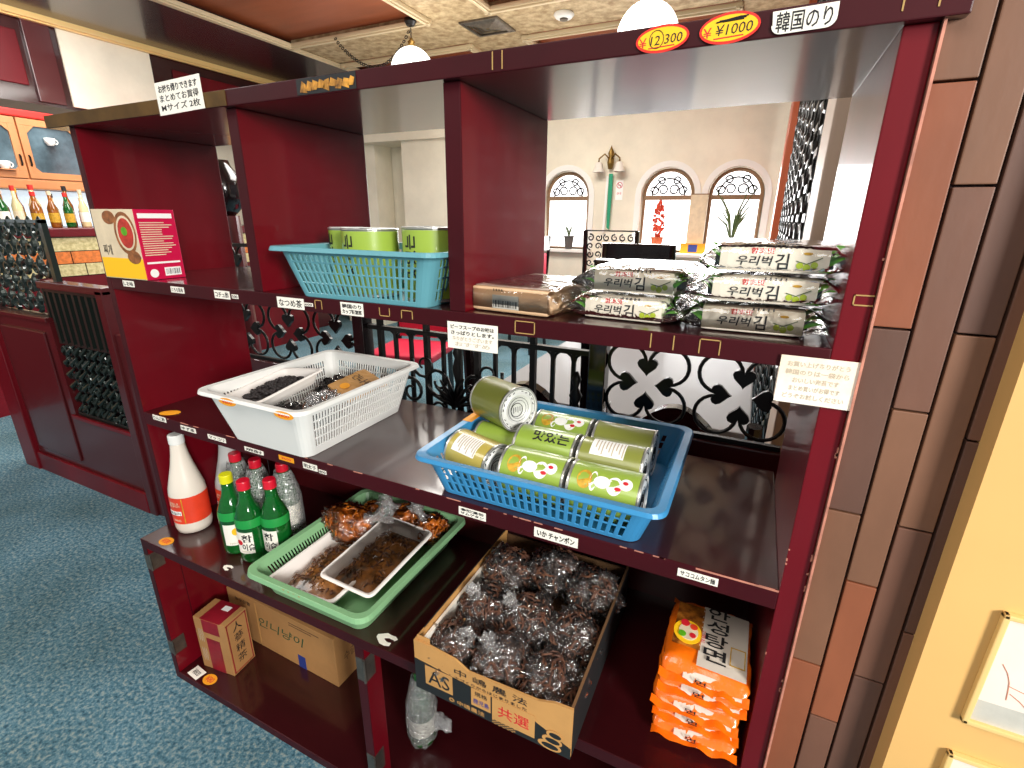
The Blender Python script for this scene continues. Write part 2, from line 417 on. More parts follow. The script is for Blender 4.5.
for i, (cx, r) in enumerate(wins):
    b = NB(); t = .022
    A = arch(cx, r+.055, .98, 1.50); B = arch(cx, r+.002, .98, 1.50)
    va = [b.verts.new((p[0], WY-.012, p[1])) for p in A]; vb = [b.verts.new((p[0], WY-.012, p[1])) for p in B]
    vc = [b.verts.new((p[0], WY+.0, p[1])) for p in A]; vd = [b.verts.new((p[0], WY+.10, p[1])) for p in B]
    for k in range(1, len(A)-0):
        j = (k+1) % len(A)
        b.faces.new((va[k], va[j], vb[j], vb[k])); b.faces.new((va[k], va[j], vc[j], vc[k])); b.faces.new((vb[k], vb[j], vd[j], vd[k]))
    wn = struct('window_%d' % (i+1), b, 'plaster_white')
    f = NB(); tube(f, [(p[0], WY+.06, p[1]) for p in arch(cx, r-.02, .99, 1.50)], .018, 6, closed=True)
    box(f, cx-r+.01, cx+r-.01, WY+.045, WY+.075, 1.46, 1.50)
    obj('window_frame', f, 'wood_frame', wn)
    g = NB(); prism(g, arch(cx, r-.01, .98, 1.50), 1, WY+.08, WY+.09); obj('pane', g, 'windowlight', wn)
    s = NB(); box(s, cx-r-.05, cx+r+.05, WY-.08, WY+.05, .95, .98, bev=.004); obj('window_sill', s, 'plaster_white', wn)
    q = NB()
    for sx in (-1, 1):
        for (ox, oz, rr) in ((.05, .05, .045), (.13, .04, .04), (.07, .13, .035)):
            tube(q, [(cx+sx*(ox+rr*(1-a*.05)*math.cos(a)), WY+.055, 1.5+oz+rr*(1-a*.05)*math.sin(a)) for a in [k*.5 for k in range(14)]], .007, 5)
    tube(q, [(cx+.15*math.cos(a), WY+.055, 1.5+.15*math.sin(a)) for a in [PI*k/12 for k in range(13)]], .007, 5)
    obj('scroll_tracery', q, 'iron', wn)
# projecting plaster bay, soffit and tall side window on the left of the back wall
b = NB(); box(b, -3.3, -2.7, 4.2, 4.49, 0, 2.05); box(b, -2.25, -1.6, 4.1, 4.49, 0, 2.7); box(b, -3.3, -1.6, 4.05, 4.49, 2.05, 2.7)
struct('trim_8', b, 'plaster')
b = NB(); box(b, -3.25, -2.92, 4.165, 4.2, .7, 1.87); wn = struct('window_4', b, 'plasticblack')
obj('pane', bx(-3.22, -2.95, 4.155, 4.164, .73, 1.84), 'windowlight', wn)
struct('wall_left', bx(-4.4, -4.3, -2.6, 4.5, 0, 2.75), 'plaster')
b = NB(); box(b, -4.28, -3.80, -2.6, 4.4, 2.08, 2.70)
struct('trim_9', b, 'lacquer_dark')
b = NB()
for y0, y1 in ((.55, 1.62), (2.75, 3.9)):
    box(b, -3.80, -3.785, y0, y1, 2.2, 2.56, bev=.006)
struct('trim_10', b, 'lacquer')
struct('trim_11', bx(-3.80, -3.775, 1.66, 1.83, 2.10, 2.66, bev=.004), 'wood_dark')
struct('trim_12', bx(-3.80, -3.782, 1.88, 2.56, 2.10, 2.67, bev=.002), 'plaster')

# right: brown tile pier, then the yellow wall standing a little proud of it
p = NB(); box(p, 1.4765, 1.66, .012, .25, 0, 2.7, 4)
cols_ = [(1.478, 1.5125, [0, .47, .709, .946, 1.173, 1.406, 1.66, 2.0, 2.35, 2.69]),
         (1.5155, 1.5475, [0, .38, .624, .852, 1.084, 1.315, 1.56, 1.83, 2.2, 2.69]),
         (1.5505, 1.5825, [0, .47, .713, .942, 1.173, 1.42, 1.7, 2.1, 2.69]),
         (1.5855, 1.640, [0, .4, .8, 1.06, 1.3, 1.6, 1.9, 2.3, 2.69])]
seq = [[1,2,0,3,2,0,2,0,1], [3,1,2,0,1,0,3,1,0], [1,3,1,0,3,0,1,0], [3,1,3,1,3,1,3,1]]
for (x0, x1, zs), sq in zip(cols_, seq):
    for k in range(len(zs)-1):
        box(p, x0, x1, .002, .014, zs[k]+.0012, zs[k+1]-.0012, sq[k % len(sq)], bev=.0012)
struct('wall_right', p, ['brick0', 'brick1', 'brick2', 'brick3', 'grout'])
struct('trim_13', bx(1.475, 1.4775, -.006, .012, 0, TB), 'edge_worn')
y = bx(1.596, 3.0, -.03, .25, 0, 2.7)
struct('wall_front', y, 'yellow_wall')
def marble_panel(x0, x1, z0, z1, label):
    t = thing('marble_panel', label, 'wall panel', (x0, -.03, z0))
    w, h = x1-x0, z1-z0; f = NB(); m = .006
    for a in ((0, w, 0, m), (0, w, h-m, h), (0, m, 0, h), (w-m, w, 0, h)):
        box(f, a[0], a[1], -.008, 0, a[2], a[3], bev=.0015)
    obj('frame', f, 'gilt', t)
    obj('marble_slab', bx(m, w-m, -.003, 0, m+.03, h-m), 'marble', t)
    obj('grey_band', bx(m, w-m, -.003, 0, m, m+.03), 'marble_grey', t)
    v = NB()
    for k in range(9):
        x, z = random.uniform(m, w*.5), random.uniform(.045, h-.02)
        pts = [V((x, -.0032, z))]; a = random.uniform(-1.0, -.2)
        for s in range(7):
            a += random.uniform(-.25, .25); q = pts[-1]+V((.012*math.cos(a), 0, .012*math.sin(a)))
            if q.x > w-m or q.z < .038 or q.z > h-m: break
            pts.append(q)
        if len(pts) > 1: tube(v, pts, .0005, 4)
    obj('veins', v, 'vein', t)
marble_panel(1.647, 2.0, .730, .887, 'framed pale marble panel with rust coloured veins, upper one on the yellow wall')
marble_panel(1.647, 2.0, .42, .680, 'framed pale marble panel cut off by the bottom edge, lower one on the yellow wall')

# ------------------------------------------------------------------ the shelf unit
unit = thing('display_shelf', 'tall maroon lacquered open display shelf with three shelf boards and a low base', 'shelf', (.72, 0, 0))
def part(name, bm, mat, parent=unit, **k):
    o = obj(name, bm, mat, parent, **k); o.location = (-.72, 0, 0) if parent is unit else (0, 0, 0); return o
def board(x0, x1, y0, y1, z0, z1, top='lacquer_dark'):
    """board with front edge painted darker as shade"""
    b = NB(); box(b, x0, x1, y0, y1, z0, z1, bev=.0015)
    for f in b.faces:
        c = f.calc_center_median()
        f.material_index = 1 if abs(c.y-y0) < .003 else 0
    return b
D = .3165
part('side_panel', board(0, .0195, 0, D, 0, TB), ['lacquer', 'edge'])
part('side_panel', board(XR, XE, 0, D, 0, TB), ['lacquer', 'lacquer'])
part('divider', board(.4975, .522, .001, D, US, TB), ['lacquer', 'edge'])
part('divider', board(.938, .965, .001, D, US, TB), ['lacquer', 'edge'])
part('divider', board(.724, .748, PF+.002, -.02, BZ, .45), ['lacquer', 'edge'])
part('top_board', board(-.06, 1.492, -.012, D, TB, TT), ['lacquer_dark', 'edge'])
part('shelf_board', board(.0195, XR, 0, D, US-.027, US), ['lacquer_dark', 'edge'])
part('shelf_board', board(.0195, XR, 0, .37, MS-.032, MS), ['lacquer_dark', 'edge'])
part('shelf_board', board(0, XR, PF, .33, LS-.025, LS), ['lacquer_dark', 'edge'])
part('base_side_panel', board(0, .0195, PF, 0, 0, LS-.025), ['lacquer', 'edge'])
part('base_board', board(.0195, XR, PF, .30, 0, BZ), ['lacquer_dark', 'edge'])
part('back_panel', bx(.0195, XR, .318, .33, 0, LS-.025), 'wood_dark')
part('back_panel', bx(.0195, XR, .318, .33, LS, MS-.032), 'wood_dark')
for (x, z) in ((.004, .38), (.004, .09)):
    h = NB(); box(h, x+.0155, x+.0175, PF+.004, PF+.034, z, z+.05); tube(h, [(x+.017, PF+.001, z), (x+.017, PF+.001, z+.05)], .003, 8)
    box(h, x-.002, x+.0155, PF-.0012, PF, z+.003, z+.047)
    part('hinge', h, 'steel')
for x, z in ((.725, .36), (.725, .08)):
    h = NB(); box(h, x+.0225, x+.0245, PF+.004, PF+.03, z, z+.06); tube(h, [(x+.023, PF, z), (x+.023, PF, z+.06)], .003, 8)
    box(h, x+.001, x+.021, PF+.0005, PF+.002, z, z+.06)
    part('hinge', h, 'steel')
# bronze reflection painted as a strip on the left fascia, torn orange tape, pale outlines of lost labels
part('painted_reflection', bx(-.06, .52, -.0132, -.0122, TB+.001, TT-.001), 'bronze')
b = NB(); 
for k in range(9):
    x = .69+k*.0118; q = random.random; prism(b, [(x, TB+.004+q()*.006), (x+.009+q()*.006, TB+.003+q()*.005), (x+.012+q()*.004, TT-.004-q()*.006), (x+.003+q()*.004, TT-.004-q()*.005)], 1, -.0136, -.0128)
part('torn_tape', b, 'tape_orange')
def outline(x0, x1, z0, z1, y, open_=()):
    b = NB(); t = .0014
    if 'b' not in open_: box(b, x0, x1, y-.0006, y, z0, z0+t)
    if 't' not in open_: box(b, x0, x1, y-.0006, y, z1-t, z1)
    if 'l' not in open_: box(b, x0, x0+t, y-.0006, y, z0, z1)
    if 'r' not in open_: box(b, x1-t, x1, y-.0006, y, z0, z1)
    return b
for a in ((1.05, 1.082, US-.023, US-.004, -.0003, ()), (1.245, 1.275, US-.022, US-.003, -.0003, 'tb'), (1.305, 1.33, US-.022, US-.003, -.0003, 'b'),
          (1.02, 1.035, TB+.003, TT-.002, -.0122, 'tb'), (1.44, 1.468, TB+.008, TT-.004, -.0122, 'b'), (1.455, 1.474, 1.195, 1.207, -.0003, 'r'), (.655, .672, US-.02, US-.004, -.0003, 'b'),
          (.80, .822, US-.02, US-.006, -.0003, 't'), (.845, .868, US-.02, US-.006, -.0003, 'b')):
    part('tape_residue', outline(*a), 'tape')
b = NB(); rc = random.Random(9)
for k in range(26):
    z = rc.uniform(.10, 1.40); h_ = rc.uniform(.002, .012); w_ = rc.uniform(.0010, .0028)
    if rc.random() < .75: box(b, XE-w_, XE+.0002, -.0007, .001, z, z+h_)
    else: box(b, XR, XR+w_, -.0007, .001, z, z+h_*.6)
part('chipped_paint', b, 'edge_worn')['kind'] = 'stuff'
b = NB()
for k in range(22):
    x = rc.uniform(.1, 1.44); w_ = rc.uniform(.004, .03); box(b, x, min(x+w_, 1.445), -.0005, .0008, MS-.0014, MS+.0001)
part('scuffed_edge', b, 'edge_worn')['kind'] = 'stuff'
b = NB(); box(b, .683, .80, -.0128, -.0121, TB+.002, TT-.001); part('tape_backing', b, 'print_black')  # dark plate behind the torn tape
part('worn_edge', bx(1.34, 1.446, -.0006, .001, MS-.003, MS-.0005), 'edge_worn')

# ------------------------------------------------------------------ paper labels on the shelf
def sign(name, label, x, z, w, h, lines, y=-.0004, mat='paper', rot=0, group=None, ink='ink', shape='rect', ts=.6, tilt=0, cat='label', shear=0):
    t = thing(name, label, cat, (x, y, z), (tilt, -rot, 0), group)
    if shape == 'oval': b = disc_xz(w/2, h/2)
    elif shape == 'round_low':
        poly = [(-w/2, h/2), (-w/2+.001, -h*.1)]+[(-w/2+h*.45-h*.45*math.cos(a), -h/2+h*.4-h*.4*math.sin(a)) for a in [k*PI/10 for k in range(6)]]+[(w/2-h*.45+h*.45*math.sin(a), -h/2+h*.4-h*.4*math.cos(a)) for a in [k*PI/10 for k in range(6)]]+[(w/2, h/2)]
        b = NB(); prism(b, poly, 1, -.0008, 0)
    else: b = bx(-w/2, w/2, -.0008, 0, -h/2, h/2)
    obj('paper', b, mat, t)
    n = len(lines)
    for i, L in enumerate(lines):
        s, k = (L, ink) if isinstance(L, str) else L[:2]
        if not s: continue
        zc = h*(.5-(i+.5)/n)*.85
        lw = w*.86 if isinstance(L, str) or len(L) < 3 else w*L[2]
        tb = text_bm(s, lw, min(h*.85/n*ts*1.35, lw/len(s)*1.7) , .0003, shear=shear, bold=(.022 if h < .03 and n > 1 or len(s) > 7 else .010))
        shift(tb, (0, -.0008, zc)); obj('lettering', tb, k, t)
    return t
G1 = 'small handwritten labels on the shelf edges'
sign('price_label', 'small white label below the magenta food box, leftmost on the upper shelf edge', .088, 1.134, .042, .0135, ['しお味'], group=G1)
sign('price_label', 'small white label on the upper shelf edge below the right side of the magenta box', .263, 1.132, .044, .013, ['とろろ昆布'], group=G1)
sign('price_label', 'small white label on the upper shelf edge just left of the second divider', .405, 1.132, .046, .016, ['コチュ酢'], group=G1)
sign('price_label', 'tiny white price tag beside the label left of the second divider', .443, 1.131, .018, .008, ['500'], group=G1)
sign('price_label', 'white rounded label reading なつめ茶 under the teal basket', .594, 1.130, .068, .020, ['なつめ茶'], group=G1)
sign('price_label', 'tiny white price tag to the right of the なつめ茶 label', .640, 1.131, .020, .006, ['600'], group=G1)
sign('price_label', 'white label with two lines of handwriting under the middle of the teal basket', .741, 1.131, .05, .022, ['韓国のり', 'カップ麺惣菜'], group=G1)
sign('price_label', 'narrow white label at the far left end of the middle shelf edge', .085, .806, .052, .013, ['りんご酢'], group=G1)
sign('price_label', 'second narrow white label from the left on the middle shelf edge', .195, .799, .056, .012, ['ゆず茶'], group=G1)
sign('price_label', 'third narrow white label from the left on the middle shelf edge', .297, .796, .062, .011, ['マッコリ'], group=G1)
sign('price_label', 'narrow white label on the middle shelf edge half hidden under the white basket', .42, .792, .06, .010, ['焼酎'], group=G1)
sign('price_label', 'white label on the middle shelf edge right of the white basket corner', .588, .793, .040, .014, ['明太子'], group=G1)
sign('price_label', 'tiny white price tag right of the label by the white basket corner', .622, .789, .020, .008, ['800'], group=G1)
sign('price_label', 'white label with two printed lines under the left end of the blue basket', .972, .793, .054, .016, ['参鶏湯缶', 'サムゲタン'], group=G1)
sign('price_label', 'white rounded label reading いか チャンポン below the blue basket', 1.127, .794, .075, .018, ['いか チャンポン'], group=G1)
sign('price_label', 'white label reading サココムタン麺 at the right end of the middle shelf', 1.344, .796, .055, .013, ['サココムタン麺'], group=G1)
sign('paper_note', 'white paper note hanging from the upper shelf edge, black handwriting on two lines', .979, 1.1085, .088, .042,
     ['ビーフスープのお味は', 'さっぱりとします。', ('ありがとうございます', 'ink_faint', .8), ('おすすめ', 'ink_faint', .7)], y=-.002, cat='note', ts=.55)
sign('paper_note', 'aged white paper note with faded handwriting on the right end of the upper shelf', 1.436, 1.105, .078, .057,
     [('お買い上げありがとう', 'ink_faint', .8), ('韓国のりは一袋から', 'ink_faint', .82), ('おいしい海苔です', 'ink_faint', .6), ('まとめ買いがお得です', 'ink_faint', .66), ('どうぞお試しください', 'ink_faint', .8)], y=-.003, mat='paper_old', cat='note', ts=.5)
sign('paper_note', 'white creased paper note with three handwritten lines on the top board', .404, 1.4795, .125, .052,
     ['お持ち帰りできます', 'まとめてお買得', 'Mサイズ 2枚'], y=-.0145, cat='note', rot=.03, ts=.6)
def price_oval(x, z, w, h, txt, label, strike=False):
    t = thing('price_sticker', label, 'price sticker', (x, -.0136, z), (0, -.04, 0))
    obj('red_border', disc_xz(w/2, h/2, .0006), 'red', t)
    obj('yellow_face', disc_xz(w/2-.0025, h/2-.0025, .001), 'yellow', t)
    b = text_bm('¥', .008, .009, .0003); obj('yen_sign', shift(b, (-w*.36, -.001, -h*.06)), 'ink_red', t)
    b = text_bm(txt, w*.6, h*.34, .0003, shear=.15); obj('lettering', shift(b, (w*.08, -.001, -h*.04)), 'ink', t)
    obj('red_rule', bx(-w*.25, w*.24, -.0013, -.001, -h*.31, -h*.27), 'ink_red', t)
    if strike:
        b = NB()
        for k in range(5): tube(b, [(-w*.22+k*.003, -.0012, h*.22+.001*(k % 2)), (w*.3-k*.002, -.0012, h*.30-.0012*(k % 3))], .0007, 5)
        obj('crossed_out_price', b, 'ink', t)
    else:
        b = NB(); tube(b, [(-w*.1+.0075*math.cos(a), -.0012, -h*.0+.0085*math.sin(a)) for a in [k*PI/10 for k in range(20)]], .0004, 5, closed=True)
        obj('pen_circle', b, 'ink', t)
price_oval(1.228, 1.4665, .056, .026, '12 300', 'yellow oval price sticker with red border reading ¥ 12 300 on the top board')
price_oval(1.295, 1.468, .058, .028, '¥1000', 'yellow oval price sticker with a crossed out price and ¥1000', True)
sign('shelf_sign', 'white card with rounded lower corners reading 韓国のり on the top board', 1.362, 1.467, .056, .020, ['韓国のり'], y=-.0136, shape='round_low', ts=.75, rot=.02)
def floor_sticker(x, y, z, w, d, mat, label, txt=None, oval=True, rz=0):
    t = thing('sticker', label, 'sticker', (x, y, z+.0003), (0, 0, rz))
    b = disc_xz(w/2, d/2) if oval else bx(-w/2, w/2, -.0008, 0, -d/2, d/2)
    R = Matrix.Rotation(-PI/2, 4, 'X')
    obj('paper', shift(b, (0, 0, 0), R), mat, t)
    if txt:
        c = text_bm(txt, w*.6, d*.5, .0003); shift(c, (0, -.0008, 0)); obj('lettering', shift(c, (0, 0, 0), R), 'ink' if not oval else 'ink_red', t)
floor_sticker(.085, .026, MS, .05, .03, 'orange', 'orange torn sticker on the left end of the middle shelf', None, True, .5)
floor_sticker(.075, -.046, LS, .042, .03, 'orange', 'orange oval price sticker on the left corner of the lower shelf', '¥580')
floor_sticker(.067, -.048, BZ, .045, .03, 'paper', 'small white price tag lying at the front of the base board', '¥800', False, -.1)
floor_sticker(.122, -.046, BZ, .045, .032, 'orange', 'orange oval sticker next to the white tag on the base board', '¥80')
def scrap(x, y, z, s, label, seed):
    b = NB(); rnd = random.Random(seed)
    out = [(s*(1+.25*rnd.random())*math.cos(a), .55*s*(1+.3*rnd.random())*math.sin(a)) for a in [.7+k*.45 for k in range(11)]]
    inn = [(p[0]*.5+s*.22, p[1]*.35) for p in out[::-1]]
    prism(b, out+inn, 2, 0, .0008)
    tag(obj('paper_scrap', b, 'paper', None, loc=(x, y, z+.0002)), label, 'paper scrap')
scrap(.797, -.046, LS, .022, 'torn white sticker remnant beside the green tray on the lower shelf', 3)
scrap(.313, -.044, LS, .013, 'small torn white sticker remnant in front of the green bottles', 5)
t = thing('price_sticker', 'orange rectangular sticker at the front of the lower shelf below the noodles', 'price sticker', (1.375, PF-.0004, LS-.004))
obj('sticker_face', bx(-.035, .035, -.0008, 0, -.008, .006, bev=.0003), 'orange', t)
obj('lettering', shift(text_bm('¥750', .04, .007, .0003), (0, -.0009, 0)), 'ink', t)
t = thing('price_sticker', 'thin yellow sticker edge under the corner of the white basket', 'price sticker', (.52, -.0004, .7955))
obj('sticker_face', bx(-.022, .022, -.0008, 0, -.006, .005), 'orange', t)
obj('lettering', shift(text_bm('¥600', .028, .005, .0003), (0, -.0009, 0)), 'ink_red', t)

# ------------------------------------------------------------------ baskets
def perim(w, d, r, pitch):
    """rounded rectangle samples with a flag: True on straight cells"""
    P = []
    def line(x0, y0, x1, y1):
        L = math.hypot(x1-x0, y1-y0); n = max(2, int(round(L/pitch/2))*2+1)
        for k in range(n): P.append((x0+(x1-x0)*k/n, y0+(y1-y0)*k/n, 1, k, n))
    def arc(cx, cy, a0):
        for k in range(5):
            a = a0+PI/2*k/5; P.append((cx+r*math.cos(a), cy+r*math.sin(a), 0, k, 5))
    X, Y = w/2-r, d/2-r
    line(-X, -d/2, X, -d/2); arc(X, -Y, -PI/2); line(w/2, -Y, w/2, Y); arc(X, Y, 0)
    line(X, d/2, -X, d/2); arc(-X, Y, PI/2); line(-w/2, Y, -w/2, -Y); arc(-X, -Y, PI)
    return P
def basket_mesh(w0, d0, w1, d1, h, r, pitch, rows, slot=lambda side, k, n, row: True, th=.002, lip=.012, lipdrop=.006, shear=0):
    """tapered slotted basket. rows: list of (z0, z1, slotted)"""
    bm = NB(); P = perim(1, 1, .001, 1)
    zs = [rows[0][0]]+[q[1] for q in rows]
    base = perim(w1, d1, r, pitch); N = len(base)
    def pt(k, z):
        t = z/h; x, y = base[k % N][:2]
        return V((x*(w0/w1*(1-t)+t), y*(d0/d1*(1-t)+t), z))
    ring = [[bm.verts.new(pt(k, z)) for k in range(N)] for z in zs]
    # side index
    side, s = [], -1; prev = None
    for k in range(N):
        f = base[k][2]
        if f and (prev is None or not prev): s += 1
        side.append(s); prev = f
    for i, row in enumerate(rows):
        for k in range(N):
            q = base[k]
            hole = row[2] and q[2] and q[3] % 2 == 1 and q[3] not in (0, q[4]-1) and slot(side[k], q[3], q[4], i)
            if not hole: bm.faces.new((ring[i][k], ring[i][(k+1) % N], ring[i+1][(k+1) % N], ring[i+1][k]))
    # bottom
    c = [bm.verts.new(v.co*1.0) for v in ring[0]]; bm.faces.new(c[::-1])
    # lip
    def out(k, dd, dz):
        x, y = base[k][:2]; p = pt(k, h); return bm.verts.new((p.x+dd*(x/(w1/2))**1 if abs(x) > w1/2-r*1.01 else p.x, p.y+dd*(y/(d1/2)) if abs(y) > d1/2-r*1.01 else p.y, h+dz))
    o1 = [out(k, lip, .001) for k in range(N)]; o2 = [out(k, lip+.002, -lipdrop) for k in range(N)]
    for k in range(N):
        j = (k+1) % N
        bm.faces.new((ring[-1][k], ring[-1][j], o1[j], o1[k])); bm.faces.new((o1[k], o1[j], o2[j], o2[k]))
    return bm
def solid(o, t):
    m = o.modifiers.new('thick', 'SOLIDIFY'); m.thickness = t; m.offset = 0
    b = o.modifiers.new('soft', 'BEVEL'); b.width = t*.3; b.segments = 1; b.limit_method = 'ANGLE'
    return o

# teal basket, upper shelf
tb = thing('plastic_basket', 'teal slotted plastic basket holding four upright green cans on the upper shelf', 'basket', (.760, .088, US+.001))
solid(obj('basket_body', basket_mesh(.27, .175, .325, .215, .085, .02, .0062, [(0, .008, 0), (.008, .024, 1), (.024, .027, 0), (.027, .043, 1), (.043, .046, 0), (.046, .060, 1), (.060, .063, 0), (.063, .074, 1), (.074, .085, 0)], lip=.012), 'teal', tb), .0022)
# blue basket, middle shelf
bb = thing('plastic_basket', 'bright blue slotted plastic basket full of cans lying on their sides', 'basket', (1.0755, .158, MS+.001))
solid(obj('basket_body', basket_mesh(.355, .285, .405, .325, .075, .022, .0078, [(0, .008, 0), (.008, .026, 1), (.026, .029, 0), (.029, .041, 1), (.041, .044, 0), (.044, .056, 1), (.056, .075, 0)], lip=.012), 'blue', bb), .0024)
obj('tape_patch', bx(-.216, -.195, .0, .055, .0765, .0775, bev=.0003), 'orange', bb)
# white basket, middle shelf
wb = thing('plastic_basket', 'large white finely slotted plastic basket with dried goods and yellow price stickers', 'basket', (.474, .150, MS+.001))
solid(obj('basket_body', basket_mesh(.225, .305, .285, .365, .118, .025, .0042, [(0, .02, 0), (.02, .038, 1), (.038, .041, 0), (.041, .059, 1), (.059, .062, 0), (.062, .080, 1), (.080, .083, 0), (.083, .098, 1), (.098, .118, 0)],
      slot=lambda s, k, n, r: s in (1, 3) or (s == 2 and r > 1), lip=.012), 'white_pl', wb), .0022)
for x in (-.045, .115):
    s = disc_xz(.026, .008, .0006); obj('price_sticker', shift(s, (x, -.196, .111)), 'orange', wb)
    s = text_bm('¥600', .03, .007, .0003, shear=.2); obj('lettering', shift(s, (x, -.1968, .111)), 'ink_red', wb)
# pale green tray, lower shelf
gt = thing('plastic_basket', 'pale green shallow plastic basket with two foam trays and bags of pickles', 'basket', (.603, .115, LS+.001))
solid(obj('basket_body', basket_mesh(.27, .335, .315, .375, .064, .026, .0042, [(0, .02, 0), (.02, .048, 1), (.048, .064, 0)], slot=lambda s, k, n, r: s == 3, lip=.012, lipdrop=.01), 'green_pl', gt), .0026)
obj('worn_sticker', shift(text_bm('▮▮▯▮', .05, .012, .0003), (-.02, -.2010, .058)), 'tape', gt)

# ------------------------------------------------------------------ cans
def ribs(R, z, n, mi=0):
    b = NB()
    return b
def make_can(label, cat_mat, R, H, loc, rot=(0,0,0), face=-PI/2, style='green', group=None, lidlabel='ring'):
    t = thing('food_can', label, 'can', loc, rot, group)
    b = NB(); lathe(b, [(R-.002, 0), (R, .001), (R, .0035), (R-.0015, .005), (R-.0015, H-.005), (R, H-.0035), (R, H-.001), (R-.002, H-.0005), (R-.003, H-.004)], 40, cap=False)
    obj('can_body', b, 'tin', t, smooth=False)
    s = NB(); lathe(s, [(R-.0008, .0055), (R-.0008, H-.0055)], 48, cap=False); obj('can_label', s, cat_mat, t, smooth=True)
    l = NB(); lathe(l, [(R-.0025, H-.0005), (R-.004, H-.003), (R*.72, H-.003), (R*.70, H-.0015), (R*.62, H-.0015), (R*.6, H-.003), (0.0001, H-.003)], 40, cap=False)
    o = obj('can_lid', l, 'lid', t, smooth=True)
    l = NB(); lathe(l, [(.0001, .0015), (R*.8, .0012), (R-.003, .0004)], 40, cap=False); obj('can_base', l, 'tin', t, smooth=True)
    p = NB(); tube(p, [(.3*R*math.cos(a), .3*R*math.sin(a)-.1*R, H-.0018) for a in [k*PI/8 for k in range(16)]], .0007, 5, closed=True)
    for k in range(22):
        a = k*2*PI/22; u = V((math.cos(a), math.sin(a), 0)); w_ = V((-u.y, u.x, 0))
        if k % 6 != 5: tube(p, [u*R*.80-w_*.0022+V((0, 0, H-.0026)), u*R*(.80+.04*(k % 3-1))+w_*.0022+V((0, 0, H-.0026))], .0009, 4)
    for rr in (.88, .52, .40): tube(p, [(rr*R*math.cos(a), rr*R*math.sin(a), H-.0028) for a in [k*PI/14 for k in range(28)]], .0005, 4, closed=True)
    for k in range(5): box(p, -.006, .006-.002*(k % 2), -.012+.005*k, -.0108+.005*k, H-.003, H-.0024)
    obj('lid_print', p, 'print_black' if lidlabel == 'ring' else 'ink_faint', t)
    Rl = R-.0006
    if style == 'green':
        g = NB()
        # bowl of grain picture, pale shapes beneath, and big black Korean lettering
        bowl = disc_xz(.016, .012, .0004); obj('bowl_picture', wrap(shift(bowl, (0, 0, 0)), Rl, face, H*.24), 'gold', t)
        wbm = disc_xz(.017, .006, .0002); obj('bowl_rim', wrap(wbm, Rl, face, H*.36), 'white', t)
        q = disc_xz(.010, .013, .0003); join(q, disc_xz(.015, .012, .0003, off=(.002, 0, .020))); join(q, disc_xz(.010, .010, .0003, off=(-.004, 0, .037)))
        obj('pale_print', wrap(q, Rl, face, H*.48), 'white', t)
        q = disc_xz(.003, .005, .0005, off=(.006, 0, 0)); join(q, disc_xz(.003, .004, .0005, off=(-.006, 0, .010)))
        obj('red_print', wrap(q, Rl+.0002, face, H*.70), 'ink_red', t)
        for da in (1.5, -1.9):
            s = text_bm('맛있는', .070, .025, .0003, bold=.02); bmesh.ops.rotate(s, verts=s.verts, matrix=Matrix.Rotation(-PI/2, 3, 'Y'))
            obj('lettering', wrap(s, Rl, face+da, H*.60), 'ink', t)
    elif style == 'gold' or style == 'pale':
        q = bx(-.02, .02, -.0003, 0, -.03, .03); bmesh.ops.subdivide_edges(q, edges=q.edges[:], cuts=5, use_grid_fill=True)
        obj('text_panel', wrap(q, Rl, face, H*.45), 'white', t)
        s = NB()
        for k in range(9): box(s, -.017, .017-.006*(k % 3), -.0006, -.0003, .026-k*.006, .028-k*.006)
        bmesh.ops.subdivide_edges(s, edges=[e for e in s.edges if abs(e.verts[0].co.x-e.verts[1].co.x) > .01], cuts=6)
        obj('small_print', wrap(s, Rl, face, H*.45), 'ink_faint', t)
    return t
zc = US+.004
make_can('green can standing at the back left of the teal basket', 'can_green', .040, .114, (.647, .112, zc), face=-3.6)
make_can('green can standing front left in the teal basket, black lettering on its left', 'can_green', .0495, .115, (.736, .066, zc), face=-3.28)
make_can('darker olive green can standing between the two brighter ones in the teal basket', 'can_olive', .040, .113, (.812, .130, zc), style='plain')
make_can('green can with large black lettering standing at the right of the teal basket', 'can_green', .050, .119, (.862, .072, zc), face=-3.30)
# lying cans: the can axis runs along +X, lid to the right
R_, H_ = .044, .118
ZB = MS+.005
def lying(label, mat, x, y, z, face, style='green', rz=0, tilt=0, R=R_, H=H_):
    return make_can(label, mat, R, H, (x, y, z), (0, PI/2-tilt, rz), face=face, style=style)
lying('green can lying in the front row of the blue basket, nearest the middle', 'can_green', 1.008, .062, ZB+R_, PI+.75)
lying('green can lying in the front row of the blue basket, at its right end', 'can_green', 1.131, .060, ZB+R_, PI+.70)
lying('green can with black lettering lying in the middle row of the blue basket', 'can_green', .992, .153, ZB+R_+.003, PI+.45-1.5)
lying('can with silver white text panel lying in the middle row of the blue basket', 'can_olive', 1.116, .151, ZB+R_+.003, PI+.35, 'pale')
lying('green can lying in the back row of the blue basket', 'can_green', .992, .244, ZB+R_, PI+.5)
lying('plain olive can lying in the back row of the blue basket, right end', 'can_olive', 1.116, .243, ZB+R_, PI, 'plain')
lying('green can lying mostly hidden under the gold and olive cans in the blue basket', 'can_green', .893, .170, ZB+.036, PI, 'plain', R=.036, H=.092)
make_can('gold can with white text panel, front left of the blue basket', 'can_gold', .0415, .106, (.893, .092, ZB+.043), (0, PI/2-.02, -.32), face=PI+.6, style='gold')
make_can('olive can lying high at the back left of the blue basket, white lid showing', 'can_olive', .0455, .112, (.884, .222, MS+.112), (0, PI/2-.06, -.50), face=PI, style='plain')

